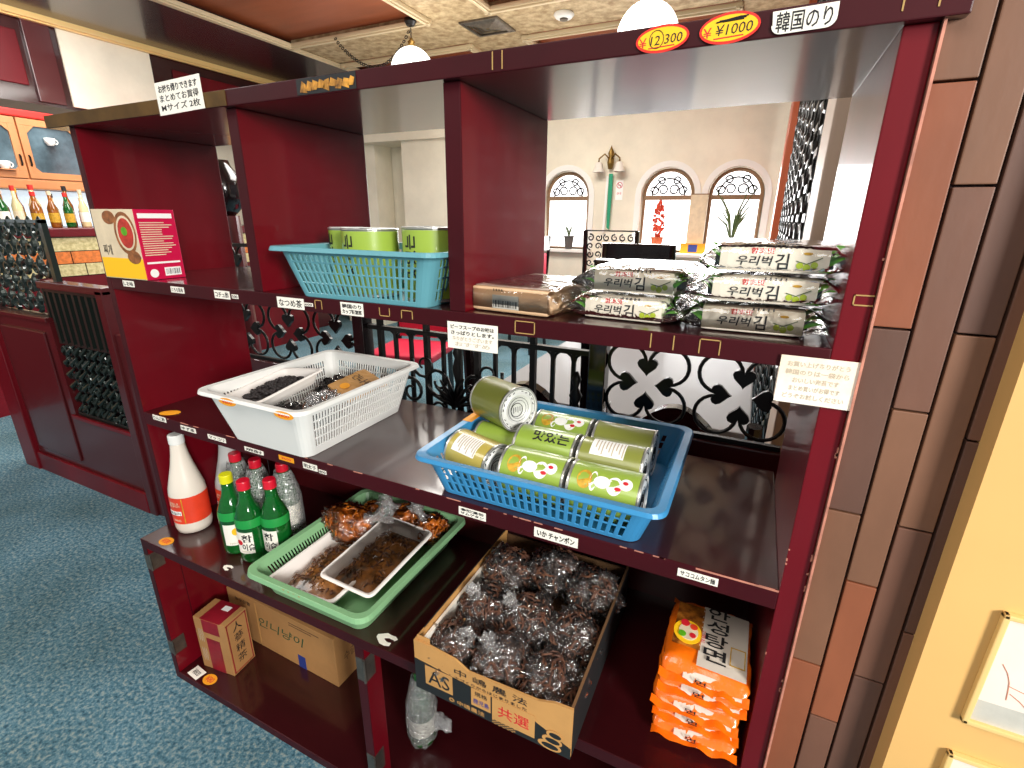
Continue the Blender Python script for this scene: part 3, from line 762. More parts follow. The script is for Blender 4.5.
# ------------------------------------------------------------------ boxes of food
t = thing('food_box', 'magenta and cream food box with red soup on the front, upper left compartment', 'food box', (.016, -.006, US+.0005), (0, 0, .03))
W, Dp, H = .150, .085, .147
b = bx(0, W, 0, Dp, 0, H, bev=.0012)
for f in b.faces:
    if f.calc_center_median().x > W-.0015: f.material_index = 1
obj('carton', b, ['cream_card', 'pink'], t)
obj('yellow_panel', bx(.003, W-.001, -.0006, 0, .002, .045), 'yellow', t)
def dx(rx, rz, x, z, y=0, tt=.0008): return shift(disc_xz(rx, rz, tt), (x, y, z))
obj('bowl_picture', dx(.036, .044, .108, .098), 'brown_food', t)
obj('side_dish_picture', dx(.022, .014, .060, .130, 0, .0006), 'brown_food', t)
obj('side_dish_picture', dx(.022, .014, .122, .048, 0, .0012), 'brown_food', t)
obj('bowl_rim', dx(.030, .036, .110, .098, -.0003, .001), 'cream_card', t)
obj('soup_picture', dx(.025, .031, .111, .098, -.0006, .0011), 'soup', t)
obj('garnish', dx(.010, .009, .108, .102, -.0010, .0012), 'green_leaf', t)
obj('lettering', shift(text_bm('찌개', .03, .022, .0003), (.032, -.0003, .062)), 'ink', t)
RZ = Matrix.Rotation(PI/2, 4, 'Z')
def onright(bm, y, z): return shift(shift(bm, (0, 0, 0), RZ), (W, y, z))
obj('white_bar', onright(bx(-.036, .036, -.0005, 0, -.005, .005), Dp/2, H-.013), 'white', t)
s = NB()
for k in range(15):
    ll = random.uniform(.040, .070); join(s, bx(-.036, -.036+ll, -.0005, 0, -.0011, .0011)) if False else box(s, -.036, -.036+ll, -.0005, 0, -k*.0048-.001, -k*.0048+.001)
obj('small_print', onright(s, Dp/2, H-.027), 'cream_card', t)
obj('white_rule', onright(bx(-.036, .036, -.0005, 0, -.002, .002), Dp/2, .036), 'white', t)
obj('round_mark', onright(disc_xz(.009, .009, .0005), Dp/2-.025, .014), 'white', t)
obj('barcode_panel', onright(bx(-.018, .018, -.0005, 0, -.009, .009), Dp/2+.016, .016), 'white', t)
s = NB()
for k in range(12): box(s, -.015+k*.0026, -.015+k*.0026+random.choice((.0007, .0015)), -.0007, -.0005, -.006, .006)
obj('barcode', onright(s, Dp/2+.016, .016), 'ink', t)

# small ginseng-tea style carton and long brown box in the base
t = thing('tea_box', 'small upright brown and red printed carton in the left base compartment', 'box', (.062, -.022, BZ+.0005), (0, 0, .12))
W, Dp, H = .115, .075, .180
b = bx(0, W, 0, Dp, 0, H, bev=.001); obj('carton', b, 'card_dark', t)
obj('red_band', bx(.035, .085, -.0006, 0, .0, .115), 'dull_red', t)
obj('red_band', bx(.030, .090, -.0006, 0, .135, H-.001), 'dull_red', t)
obj('top_band', bx(.024, .098, 0, Dp, H-.0002, H+.0005), 'dull_red', t)
obj('top_tag', bx(.055, .080, .045, .062, H+.0005, H+.0009), 'white', t)
for k, z in enumerate((.15, .08)):
    obj('pattern', shift(text_bm('◇◇◇', .02, .05, .0003), (.018, -.0002, z-.03)), 'ink_faint', t)
s = text_bm('人', .03, .03, .0003)
for k, ch in enumerate('蔘精茶'): join(s, shift(text_bm(ch, .03, .028, .0003), (0, 0, -.036*(k+1))))
obj('lettering', shift(shift(s, (0, 0, 0), RZ), (W, Dp/2, .150)), 'ink', t)
b = NB()
for z in (.004, H-.008):
    box(b, W, W+.0005, .003, Dp-.003, z, z+.003)
for yy in (.004, Dp-.007): box(b, W, W+.0005, yy, yy+.003, .004, H-.005)
obj('side_frame', b, 'dull_red', t)

t = thing('cardboard_box', 'long low brown cardboard box with green marker writing behind the small carton', 'box', (.025, .105, BZ+.0005), (0, 0, -.02))
W, Dp, H = .445, .13, .170
b = bx(0, W, 0, Dp, 0, H, bev=.002); obj('carton', b, 'card_dark', t)
obj('top_seam', bx(.002, W-.002, Dp/2-.001, Dp/2+.001, H, H+.0006), 'card_in', t)
obj('lettering', shift(text_bm('인니냥이', .19, .035, .0003, shear=.2), (.23, -.0002, .098)), 'ink_green', t)
obj('lettering', shift(text_bm('농수산물', .07, .014, .0003), (.07, -.0002, .145)), 'ink', t)
s = NB()
for k in range(2): box(s, .27, .27+.12-.03*k, -.0005, 0, .150-.008*k, .153-.008*k)
obj('printed_lines', s, 'card_in', t)
obj('blue_mark', bx(.29, .32, -.0006, 0, .0, .045), 'ink_blue', t)
obj('vertical_tape', bx(.125, .130, -.0006, 0, .01, .16), 'card', t)
obj('side_print', shift(shift(text_bm('수출용', .07, .03, .0003), (0, 0, 0), RZ), (W, Dp/2, .08)), 'card_in', t)

# ------------------------------------------------------------------ seaweed packs on the upper shelf
def leaf_bm(L, w, seed):
    b = NB(); rnd = random.Random(seed); n = 6; A, B = [], []
    for k in range(n+1):
        u = k/n; ww = w*math.sin(PI*min(1, u*.9+.08))*.5
        A.append(b.verts.new((u*L, -ww, .004*math.sin(u*3)))); B.append(b.verts.new((u*L, ww, .004*math.sin(u*3)+.001)))
    for k in range(n): b.faces.new((A[k], A[k+1], B[k+1], B[k]))
    return b
def film_sleeve(w, d, h, tail, seed=0):
    """clear wrapper hugging a pack with crimped, flattened tails left and right"""
    b = NB(); secs = []; S = 20
    xs = [-w/2-tail, -w/2-tail*.75, -w/2-tail*.35, -w/2-.001, -w/4, 0, w/4, w/2+.001, w/2+tail*.35, w/2+tail*.75, w/2+tail]
    for i, x in enumerate(xs):
        e = max(0, abs(x)-w/2)/tail
        hh = h*(1-e*.82)+.002; dd = d*(1+.03*e)+.002; zc = h*(.5-.1*e)
        ring = []
        for k in range(S):
            a = 2*PI*k/S; c, s = math.cos(a), math.sin(a)
            q = (abs(c)**.35)*(1 if c > 0 else -1); r = (abs(s)**.35)*(1 if s > 0 else -1)
            j = noise.noise(V((x*40, k*.9, seed)))*.006*(e*1.5+.05)
            ring.append(b.verts.new((x+j*.5, q*dd/2, zc+r*hh/2+j)))
        secs.append(ring)
    for p, q in zip(secs, secs[1:]):
        for k in range(S): b.faces.new((p[k], p[(k+1) % S], q[(k+1) % S], q[k]))
    b.faces.new(secs[0][::-1]); b.faces.new(secs[-1])
    return b
def nori_pack(label, loc, rz, group=None, tail=.028, w=.125, d=.20, h=.0345, seed=0, name='seaweed_pack'):
    t = thing(name, label, 'seaweed pack', loc, (0, 0, rz), group)
    b = rbox(w*.97, d*.96, h*.92, .004); obj('pack_box', b, 'nori_white', t)
    obj('tray_lid', bx(-w*.46, w*.46, -d*.46, d*.46, h*.92, h*.92+.0006), 'nori_top', t)
    y = -d*.48-.0003
    obj('title', shift(text_bm('우리벅', .040, .0115, .0003, shear=.15, bold=.015), (-.020, y, h*.42)), 'ink', t)
    obj('title', shift(text_bm('김', .014, .018, .0003, bold=.015), (.010, y, h*.42)), 'ink', t)
    obj('red_title', shift(text_bm('함초맛', .026, .007, .0003, bold=.02), (-.012, y, h*.76)), 'ink_red', t)
    s = disc_xz(.005, .0016, .0003); obj('gold_oval', shift(s, (.036, y, h*.70)), 'gold', t)
    s = NB()
    for (ax, az, r) in ((.029, .30, .0037), (.0365, .24, .004), (.044, .33, .0037)): join(s, shift(disc_xz(r, r, .0006), (ax, y, h*az)))
    obj('olives', s, 'olive', t)
    s = NB(); tube(s, [(.025, y-.0004, h*.45), (.036, y-.0004, h*.36), (.051, y-.0004, h*.58)], .0006, 5); obj('olive_twig', s, 'leaf', t)
    obj('date_strip', bx(-.006, .012, -d*.42, -d*.40, h*.92+.0006, h*.92+.0012), 'print_black', t)
    obj('date_print', shift(text_bm('▮▮▮▮▮', .024, .0035, .0003), (.012, y, h*.90)), 'print_black', t)
    for sx in (-1, 1):
        for k in range(3):
            l = leaf_bm(.020, .024, seed+k)
            R = Matrix.Rotation((0 if sx > 0 else PI)+random.uniform(-.5, .5), 4, 'Z') @ Matrix.Rotation(random.uniform(-.7, -.2), 4, 'Y')
            obj('green_leaf', shift(l, (sx*w*.485, -d*.44+k*.010, h*.3+k*.006), R), 'green_leaf', t)
        obj('dark_seaweed', bx(min(sx*w*.485, sx*(w*.485+.006)), max(sx*w*.485, sx*(w*.485+.006)), -d*.36, d*.42, h*.15, h*.7, bev=.001), 'print_black', t)
    f = film_sleeve(w, d, h, tail, seed); obj('wrapper', f, 'film', t, smooth=True)
    return t
U = US+.0012
P3 = 'printed seaweed packs on the upper shelf'
nori_pack('clear wrapped seaweed pack, bottom of the stack of three by the right side panel', (1.3575, .134, U), .02, seed=1, w=.122)
nori_pack('clear wrapped seaweed pack, middle of the stack of three by the right side panel', (1.366, .134, U+.0375), .01, seed=2, w=.122)
nori_pack('clear wrapped seaweed pack, topmost of the stack of three by the right side panel', (1.372, .136, U+.075), .0, seed=3, w=.124, tail=.02)
nori_pack('clear wrapped seaweed pack, bottom of the stack of two beside the taller stack', (1.2, .140, U), -.06, seed=4, w=.115)
nori_pack('clear wrapped seaweed pack, top of the stack of two beside the taller stack', (1.207, .144, U+.0375), -.02, seed=5, w=.115)
# the silvery crumpled wrapper standing out behind that stack
t = thing('seaweed_pack', 'flat clear wrapped pack with a cream barcoded end, nearest the divider, upper shelf', 'seaweed pack', (1.040, .118, U), (0, 0, -.10))
obj('pack_box', rbox(.132, .20, .038, .004), 'nori_cream', t)
obj('tray_lid', bx(-.062, .062, -.095, .095, .038, .0386), 'nori_top', t)
obj('barcode_panel', bx(-.028, .018, -.1010, -.1002, .006, .026), 'marble_grey', t)
s = NB()
for k in range(14): box(s, -.026+k*.0030, -.026+k*.0030+random.choice((.0008, .0016)), -.1014, -.1010, .008, .018)
obj('barcode', s, 'ink', t)
obj('date_print', shift(text_bm('▮▮▮▮', .016, .003, .0003), (-.018, -.1012, .0335)), 'print_black', t)
obj('wrapper', film_sleeve(.134, .202, .039, .022, 8), 'film', t, smooth=True)

# ------------------------------------------------------------------ bottles on the lower shelf
def big_bottle(label, x, y, mat, z0=LS+.0005, k=1.0):
    t = thing('rice_wine_bottle', label, 'bottle', (x, y, z0))
    pr = [(.030, 0), (.040, .006), (.043, .02), (.043, .115), (.041, .135), (.034, .165), (.0255, .20), (.0195, .232), (.0165, .258), (.0158, .27)]
    pr = [(r*1.02, z*k) for r, z in pr]
    b = NB(); lathe(b, pr, 36); obj('bottle_body', b, mat, t, smooth=True)
    c = NB(); lathe(c, [(.0175, .262*k), (.0180, .264*k), (.0180, .285*k), (.0165, .288*k), (.0, .288*k)], 28); obj('cap', c, 'white_pl' if mat == 'milk' else 'milk2', t, smooth=False)
    s = NB(); lathe(s, [(.0445, .036), (.0445, .112)], 44, cap=False); obj('label', s, 'label_red', t, smooth=True)
    q = bx(-.022, .018, -.0004, 0, -.006, .006); bmesh.ops.subdivide_edges(q, edges=q.edges[:], cuts=6, use_grid_fill=True)
    obj('white_strip', wrap(q, .0447, -1.45, .068), 'white', t)
    obj('lettering', wrap(text_bm('막걸리', .032, .009, .0003), .0452, -1.45, .068), 'ink', t)
    obj('small_print', wrap(text_bm('살아있는 술\n국순 생막걸리', .034, .014, .0003), .0449, -1.45, .093), 'cream_card', t)
    q = bx(.0, .002, -.0004, 0, -.036, .036); obj('seam', wrap(q, .0447, -.95, .074), 'gold', t)
    obj('small_print', wrap(text_bm('750ml 6%', .022, .006, .0003), .0449, -1.4, .047), 'cream_card', t)
    return t
big_bottle('milky white bottle with a red orange label, front left corner of the lower shelf', .078, .030, 'milk', k=.955)
big_bottle('second cloudy white bottle with a red label, behind the front milky bottle', .150, .110, 'milk2', k=.93)
def soju(label, x, y, cap, rz=0, kind='plum', net=False, z0=LS+.0005):
    t = thing('liquor_bottle', label, 'bottle', (x, y, z0), (0, 0, rz))
    pr = [(.024, 0), (.031, .004), (.0325, .012), (.0325, .110), (.031, .122), (.024, .142), (.0165, .160), (.0135, .178), (.0130, .198)]
    b = NB(); lathe(b, pr, 32); obj('bottle_body', b, 'glass_green', t, smooth=True)
    c = NB(); lathe(c, [(.0135, .190), (.0150, .191), (.0150, .210), (.0138, .2125), (.0, .2125)], 24); obj('cap', c, cap, t)
    if not net:
        q = bx(-.021, .021, -.0004, 0, -.032, .026); bmesh.ops.subdivide_edges(q, edges=q.edges[:], cuts=6, use_grid_fill=True)
        obj('label', wrap(q, .0328, -PI/2, .062), 'paper', t)
        n = NB(); lathe(n, [(.0329, .098), (.0329, .110), (.0316, .120)], 36, cap=False); obj('neck_label', n, 'neck_green', t, smooth=True)
        if kind != 'green':
            s = text_bm('참', .024, .021, .0003, bold=.02); join(s, shift(text_bm('이슬', .030, .019, .0003, bold=.02), (.002, 0, -.024)))
            obj('lettering', wrap(s, .0333, -PI/2+(.2 if kind == 'plum' else 0), .072), 'ink', t)
            if kind == 'plum':
                s = disc_xz(.008, .007, .0004, off=(-.012, 0, 0)); obj('fruit_picture', wrap(s, .0334, -PI/2, .060), 'ink_red', t)
        else:
            s = disc_xz(.009, .010, .0004, off=(.008, 0, 0)); obj('fruit_picture', wrap(s, .0334, -PI/2, .068), 'yellow', t)
        s = text_bm('360ml', .020, .004, .0003); obj('small_print', wrap(s, .0334, -PI/2, .036), 'ink_faint', t)
    else:
        n = NB(); pr2 = [(.030, .004), (.0375, .02), (.037, .115), (.033, .14), (.025, .17), (.0205, .192)]
        lathe(n, pr2, 32, cap=False); bmesh.ops.subdivide_edges(n, edges=n.edges[:], cuts=1)
        for v in n.verts: v.co += V((v.co.x, v.co.y, 0)).normalized()*noise.noise(v.co*60)*.004
        obj('foam_net', n, 'net', t, smooth=True)
        n = NB(); lathe(n, [(.0330, .045), (.0330, .10)], 32, cap=False); obj('label', n, 'paper', t, smooth=True)
    return t
soju('green bottle with a yellow cap, left of the two red capped ones in front', .268, .020, 'cap_yellow', .75, 'green')
soju('green bottle with red cap and red fruit label, middle of the front row', .333, .018, 'cap_red', .35, 'plum')
soju('green bottle with a red cap and plain white label, touching the green basket', .383, .050, 'cap_red', .25, 'plain')
soju('red capped bottle in a white foam net, behind the yellow capped bottle', .185, .105, 'cap_red', 0, net=True)
soju('red capped bottle in a white foam net, in the middle of the back row', .262, .105, 'cap_red', 0, net=True)
soju('red capped bottle in a white foam net, right end of the back row', .340, .122, 'cap_red', 0, net=True)
# wrapped bottle lying in the middle base compartment
t = thing('wrapped_bottle', 'bottle in a white foam net standing in the base compartment under the open carton', 'bottle', (.778, .068, BZ+.03), (0, 0, .2))
pr = [(.024, 0), (.031, .004), (.0325, .012), (.0325, .110), (.031, .122), (.024, .142), (.0165, .160), (.0135, .178), (.0130, .21)]
b = NB(); lathe(b, pr, 28); obj('bottle_body', b, 'glass_green', t, smooth=True)
b = NB(); lathe(b, [(.0330, .035), (.0330, .085)], 28, cap=False); obj('label', b, 'paper', t, smooth=True)
b = NB(); lathe(b, [(.002, -.029), (.012, -.018), (.028, -.004), (.035, .02), (.0365, .115), (.033, .14), (.025, .17), (.018, .20)], 28, cap=False); bmesh.ops.subdivide_edges(b, edges=b.edges[:], cuts=1)
for v in b.verts: v.co += V((v.co.x, v.co.y, 0)).normalized()*noise.noise(v.co*70)*.006
obj('foam_net', b, 'film_knot', t, smooth=True)
obj('crumpled_flap', blob((.045, .01, .05), (.028, .018, .026), .5, 4, 3, 3, .3), 'film_knot', t)

# ------------------------------------------------------------------ foam trays
def foam_tray(name, label, loc, rot, w, d, h, food, seed, fill=.9, cat='tray', wrapmat='film', pieces='flake'):
    t = thing(name, label, cat, loc, rot)
    bm = basket_mesh(w*.82, d*.88, w, d, h, .014, .012, [(0, h*.5, 0), (h*.5, h, 0)], lip=.006, lipdrop=.002)
    solid(obj('tray', bm, 'foam', t, smooth=True), .0025)
    rnd = random.Random(seed)
    # heap under the pieces
    g = NB(); bmesh.ops.create_grid(g, x_segments=26, y_segments=30, size=.5)
    for v in g.verts:
        u, q = v.co.x*2, v.co.y*2
        v.co.x *= w*.80*fill; v.co.y *= d*.86*fill
        hh = (1-abs(u)**4)*(1-abs(q)**4)
        v.co.z = .003+h*.85*hh*(.75+.35*noise.noise(V((u*2.2, q*2.2, seed))))+.003*noise.noise(V((u*12, q*14, seed)))
    obj('food_heap', g, food, t, smooth=True)
    p = NB()
    for k in range(150 if pieces == 'flake' else 170):
        u, q = rnd.uniform(-.86, .86), rnd.uniform(-.86, .86); x, y2 = u*w*.40*fill, q*d*.43*fill
        hh = (1-abs(u)**4)*(1-abs(q)**4); z = .003+h*.85*hh*(.75+.35*noise.noise(V((u*2.2, q*2.2, seed))))
        if pieces == 'flake':
            a = rnd.uniform(0, 2*PI); L = rnd.uniform(.010, .022); bend = rnd.uniform(-.006, .006)
            dx_, dy_ = math.cos(a)*L/2, math.sin(a)*L/2
            tube(p, [(x-dx_, y2-dy_, z+.001), (x+bend, y2-bend, z+.004), (x+dx_, y2+dy_, z+.001)], [.0008, .0024, .0008], 5, mi=k % 2)
        else:
            s = blob((x, y2, z+.003), (.0065, .006, .0055), .5, 3, k+seed, 1); join(p, s)
    o = obj('food_pieces', p, [food, 'mushroom_lt' if pieces == 'flake' else food], t, smooth=(pieces != 'flake')); o['kind'] = 'stuff'
    if wrapmat:
        c = NB(); bmesh.ops.create_grid(c, x_segments=24, y_segments=30, size=.5)
        for v in c.verts:
            u, q = v.co.x*2, v.co.y*2
            v.co.x *= w*1.02; v.co.y *= d*1.02
            v.co.z = h+.002+.004*(1-u*u)*(1-q*q)+.0008*math.sin(q*9+u*4)
        obj('cling_film', c, wrapmat, t, smooth=True)
    return t
foam_tray('food_tray', 'white foam tray of brown dried fish, lower of the two in the green basket', (.570, .045, LS+.016), (0, -.02, .03), .175, .205, .030, 'dried', 3, fill=.98, wrapmat=None)
foam_tray('food_tray', 'white foam tray of dried fish under cling film, leaning on top in the green basket', (.664, .095, LS+.044), (.06, .05, .0), .130, .218, .026, 'dried', 4, fill=1.0, wrapmat='cling')
foam_tray('food_tray', 'white foam tray heaped with black dried pieces, tilted in the white basket', (.405, .085, MS+.082), (.10, -.10, .06), .115, .185, .026, 'black_food', 6, fill=1.0, wrapmat=None, pieces='lump')

# ------------------------------------------------------------------ plastic bags of food
def bag(name, label, c, r, food, seed, knot=True, cat='bag', pieces=60, kdir=(0, -.3, 1), group=None, filmmat='film_crumple', strip='mushroom_lt', knot_s=1.0):
    t = thing(name, label, cat, (c[0], c[1], c[2]-r[2]), (0, 0, random.Random(seed).uniform(-.5, .5)), group)
    cc = (0, 0, r[2])
    obj('contents', blob(cc, (r[0]*.86, r[1]*.86, r[2]*.84), .35, 3.2, seed, 4, .08), food, t, smooth=True)
    rnd = random.Random(seed); p = NB()
    for k in range(pieces):
        th = rnd.uniform(0, 2*PI); ph = math.acos(rnd.uniform(-.1, 1)); n = V((math.sin(ph)*math.cos(th), math.sin(ph)*math.sin(th), math.cos(ph)))
        base = V((n.x*r[0]*.88, n.y*r[1]*.88, n.z*r[2]*.86+r[2]))
        a = n.orthogonal().normalized(); b2 = n.cross(a); q = rnd.uniform(0, 2*PI); dv = (a*math.cos(q)+b2*math.sin(q))*rnd.uniform(.007, .014)
        sd = n.cross(dv)*rnd.uniform(-.5, .5)
        tube(p, [base-dv, base-dv*.3+n*.003+sd, base+dv*.4+n*.003+sd, base+dv], [.0010, .0020, .0020, .0008], 5)
    o = obj('food_strips', p, strip, t); o['kind'] = 'stuff'
    s = blob(cc, r, .30, 3.2, seed, 5, .16)
    if knot:
        kd = V(kdir).normalized(); top = V(cc)+V((kd.x*r[0], kd.y*r[1], kd.z*r[2]))*.85
        for v in s.verts:
            d = (V((v.co.x/r[0], v.co.y/r[1], (v.co.z-r[2])/r[2]))).normalized().dot(kd)
            if d > .55:
                a = (d-.55)/.45; v.co = v.co.lerp(top+kd*.012, a*a*.75)
    obj('plastic_film', s, filmmat, t, smooth=True)
    if knot:
        k2 = NB(); S = 18; rings = []
        a = kd.orthogonal().normalized(); b2 = kd.cross(a)
        for i, (u, rad) in enumerate([(0, .012), (.006, .007), (.011, .005), (.016, .008), (.024, .012), (.032, .014)]):
            ring = []
            for q in range(S):
                an = 2*PI*q/S; rr = rad*knot_s*(1+.5*noise.noise(V((q*1.7, i*.6, seed*3.3))))
                ring.append(k2.verts.new(top+kd*u*knot_s+(a*math.cos(an)+b2*math.sin(an))*rr+kd*(.006*math.sin(q*2.3) if i > 3 else 0)))
            rings.append(ring)
        for x, y2 in zip(rings, rings[1:]):
            for q in range(S): k2.faces.new((x[q], x[(q+1) % S], y2[(q+1) % S], y2[q]))
        obj('gathered_neck', k2, 'film_knot', t, smooth=True)
    return t
# pickles in the green basket
bag('pickle_bag', 'clear bag of orange brown pickles at the left rear of the green basket', (.515, .160, LS+.066), (.078, .054, .046), 'kimchi', 11, kdir=(.9, .3, .5), strip='kimchi', filmmat='film', knot_s=1.8)
bag('pickle_bag', 'clear bag of orange pickles at the back of the green basket behind the leaning tray', (.625, .250, LS+.056), (.055, .045, .040), 'kimchi', 12, kdir=(-.6, -.3, .8), strip='kimchi', filmmat='film', knot_s=1.6)
bag('pickle_bag', 'clear bag of reddish pickles squeezed in the right rear corner of the green basket', (.706, .240, LS+.052), (.042, .050, .038), 'kimchi', 13, kdir=(-.5, -.2, 1), strip='kimchi', filmmat='film', knot_s=1.5)
bag('pickle_bag', 'small dark bag tucked in the left back corner of the green basket', (.500, .262, LS+.035), (.032, .028, .030), 'kimchi', 14, knot=False, strip='kimchi', filmmat='film')
# goods in the white basket
bag('dried_food_bag', 'crumpled clear bag of pale dried food at the front right of the white basket', (.545, .095, MS+.072), (.045, .065, .035), 'silver_bag', 15, knot=False, pieces=20, filmmat='film_knot', strip='mushroom_lt')
bag('dried_food_bag', 'clear bag of dark dried food lying under the tray in the white basket', (.470, .05, MS+.045), (.05, .06, .036), 'black_food', 16, knot=False, pieces=30, filmmat='film', strip='black_food')
bag('dried_food_bag', 'clear bag of dark dried food behind the tray in the white basket', (.455, .225, MS+.058), (.045, .05, .036), 'black_food', 17, knot=False, pieces=30, filmmat='film', strip='black_food')
t = thing('paper_packet', 'flat tan paper packet with dark printing and an orange seal in the white basket', 'packet', (.545, .20, MS+.088), (.22, .12, -.35))
obj('packet', rbox(.105, .10, .010, .004, crump=.003, fr=60, seed=2), 'card', t)
obj('orange_seal', shift(disc_xz(.014, .011, .0006), (0, 0, 0), Matrix.Rotation(-PI/2, 4, 'X') ) if False else shift(shift(disc_xz(.014, .011, .0006), (0, 0, 0), Matrix.Rotation(-PI/2, 4, 'X')), (-.01, -.025, .0112)), 'orange', t)
obj('lettering', shift(shift(text_bm('건나물', .07, .022, .0003), (0, 0, 0), Matrix.Rotation(-PI/2, 4, 'X')), (.0, .015, .0112)), 'ink', t)

# ------------------------------------------------------------------ open carton with mushroom bags
CW, CD, CH, CT = .293, .365, .108, .004
ct = thing('open_carton', 'open orange and black printed carton jutting over the front of the lower shelf', 'box', (.911, -.106, LS+.0005), (0, 0, .0))
obj('bottom', bx(0, CW, 0, CD, 0, CT), 'card_in', ct)
b = NB(); poly = [(0, 0), (CW, 0), (CW, CH-.004), (CW-.03, CH-.006), (.235, CH-.016), (.11, CH-.020), (.085, CH-.006), (.03, CH), (0, CH)]
prism(b, poly, 1, 0, CT); obj('front_panel', b, 'card', ct)
obj('side_panel', bx(0, CT, CT, CD, CT*.5, CH), 'card', ct)
obj('side_panel', bx(CW-CT, CW, CT, CD, CT*.5, CH-.003), 'card_in', ct)
obj('back_panel', bx(CT, CW-CT, CD-CT, CD, CT*.5, CH-.012), 'card_in', ct)
b = NB(); box(b, -.0006, 0, .002, CD, .002, CH-.03); box(b, 0, CT*.5, .03, CD, CH, CH+.0005); obj('black_side_print', b, 'print_black', ct)
b = NB(); prism(b, [(.0, .0), (CW, .0), (CW, .022), (CW-.075, .052), (.12, .058), (0, .068)], 1, -.0006, 0); obj('black_band', b, 'print_black', ct)
obj('dark_side_sheet', bx(CW, CW+.0006, .004, CD, .002, CH-.006), 'print_black', ct)  # thin black sheet over the right outer side
obj('inner_flap', bx(CT, .030, CT+.0005, CT+.003, .05, CH+.008, bev=.0006), 'card', ct)
obj('tan_panel', bx(.022, .078, -.0010, -.0006, .020, .062), 'card', ct)
obj('lettering', shift(text_bm('AS', .044, .030, .0003), (.050, -.0011, .040)), 'print_black', ct)
obj('tan_panel', bx(.115, .152, -.0010, -.0006, .020, .058), 'card', ct)
obj('lettering', shift(text_bm('規格', .024, .010, .0003), (.134, -.0011, .049)), 'print_black', ct)
obj('lettering', shift(text_bm('鹿児島', .030, .011, .0003), (.134, -.0011, .032)), 'ink_blue', ct)
obj('tan_panel', bx(.155, .232, -.0010, -.0006, .010, .058), 'card', ct)
obj('lettering', shift(text_bm('共選', .056, .024, .0003), (.194, -.0011, .034)), 'ink_red', ct)
s = text_bm('中 嶋 農 法', .135, .014, .0003); obj('lettering', shift(s, (.150, -.0003, .077)), 'print_black', ct)
obj('lettering', shift(text_bm('土づくりからはじまりました', .135, .0065, .0003), (.150, -.0003, .063)), 'print_black', ct)
obj('lettering', shift(text_bm('◎ 中嶋農法', .070, .010, .0003), (.105, -.0008, .009)), 'card', ct)
s = NB()
for i in range(11):
    for j in range(4):
        if (i+j) % 2: box(s, .155+i*.004, .158+i*.004, -.0010, -.0006, .0005+j*.0024, .0022+j*.0024)
obj('check_print', s, 'card', ct)
s = NB()
for k in range(3): join(s, shift(disc_xz(.020-.003*k, .009, .0005+.0001*k), (.258+.004*k, -.0006, .010+.013*k)))
obj('leaf_print', s, 'card', ct)
s = NB()
for k in range(3): join(s, shift(disc_xz(.014-.002*k, .005, .0005), (.259+.004*k, -.0012, .010+.013*k)))
obj('leaf_print', s, 'print_black', ct)
mx = [(.055, .045, .050), (.145, .048, .050), (.235, .056, .044), (.060, .135, .060), (.150, .145, .062), (.238, .150, .052), (.062, .240, .078), (.155, .275, .086), (.240, .262, .074)]
MD = ['front left corner', 'front middle', 'front right corner', 'left side', 'centre', 'right side', 'left back corner', 'back middle', 'right back corner']
for k, (x, y2, z) in enumerate(mx):
    bag('mushroom_bag', 'clear bag of dark dried mushrooms in the %s of the open carton' % MD[k], (.911+x, -.106+y2+.012, LS+z+.012), (.058, .060, .052), 'mushroom', 30+k,
        kdir=(random.uniform(-.5, .5), -.35, 1), pieces=110, knot=k in (0, 1, 3, 4), group=None, knot_s=1.0)
tag(obj('paper_liner', shift(bx(.006, .012, .02, .33, .01, .098), (.911, -.106, LS)), 'paper'), 'white paper sheet standing along the left inside wall of the open carton', 'paper')

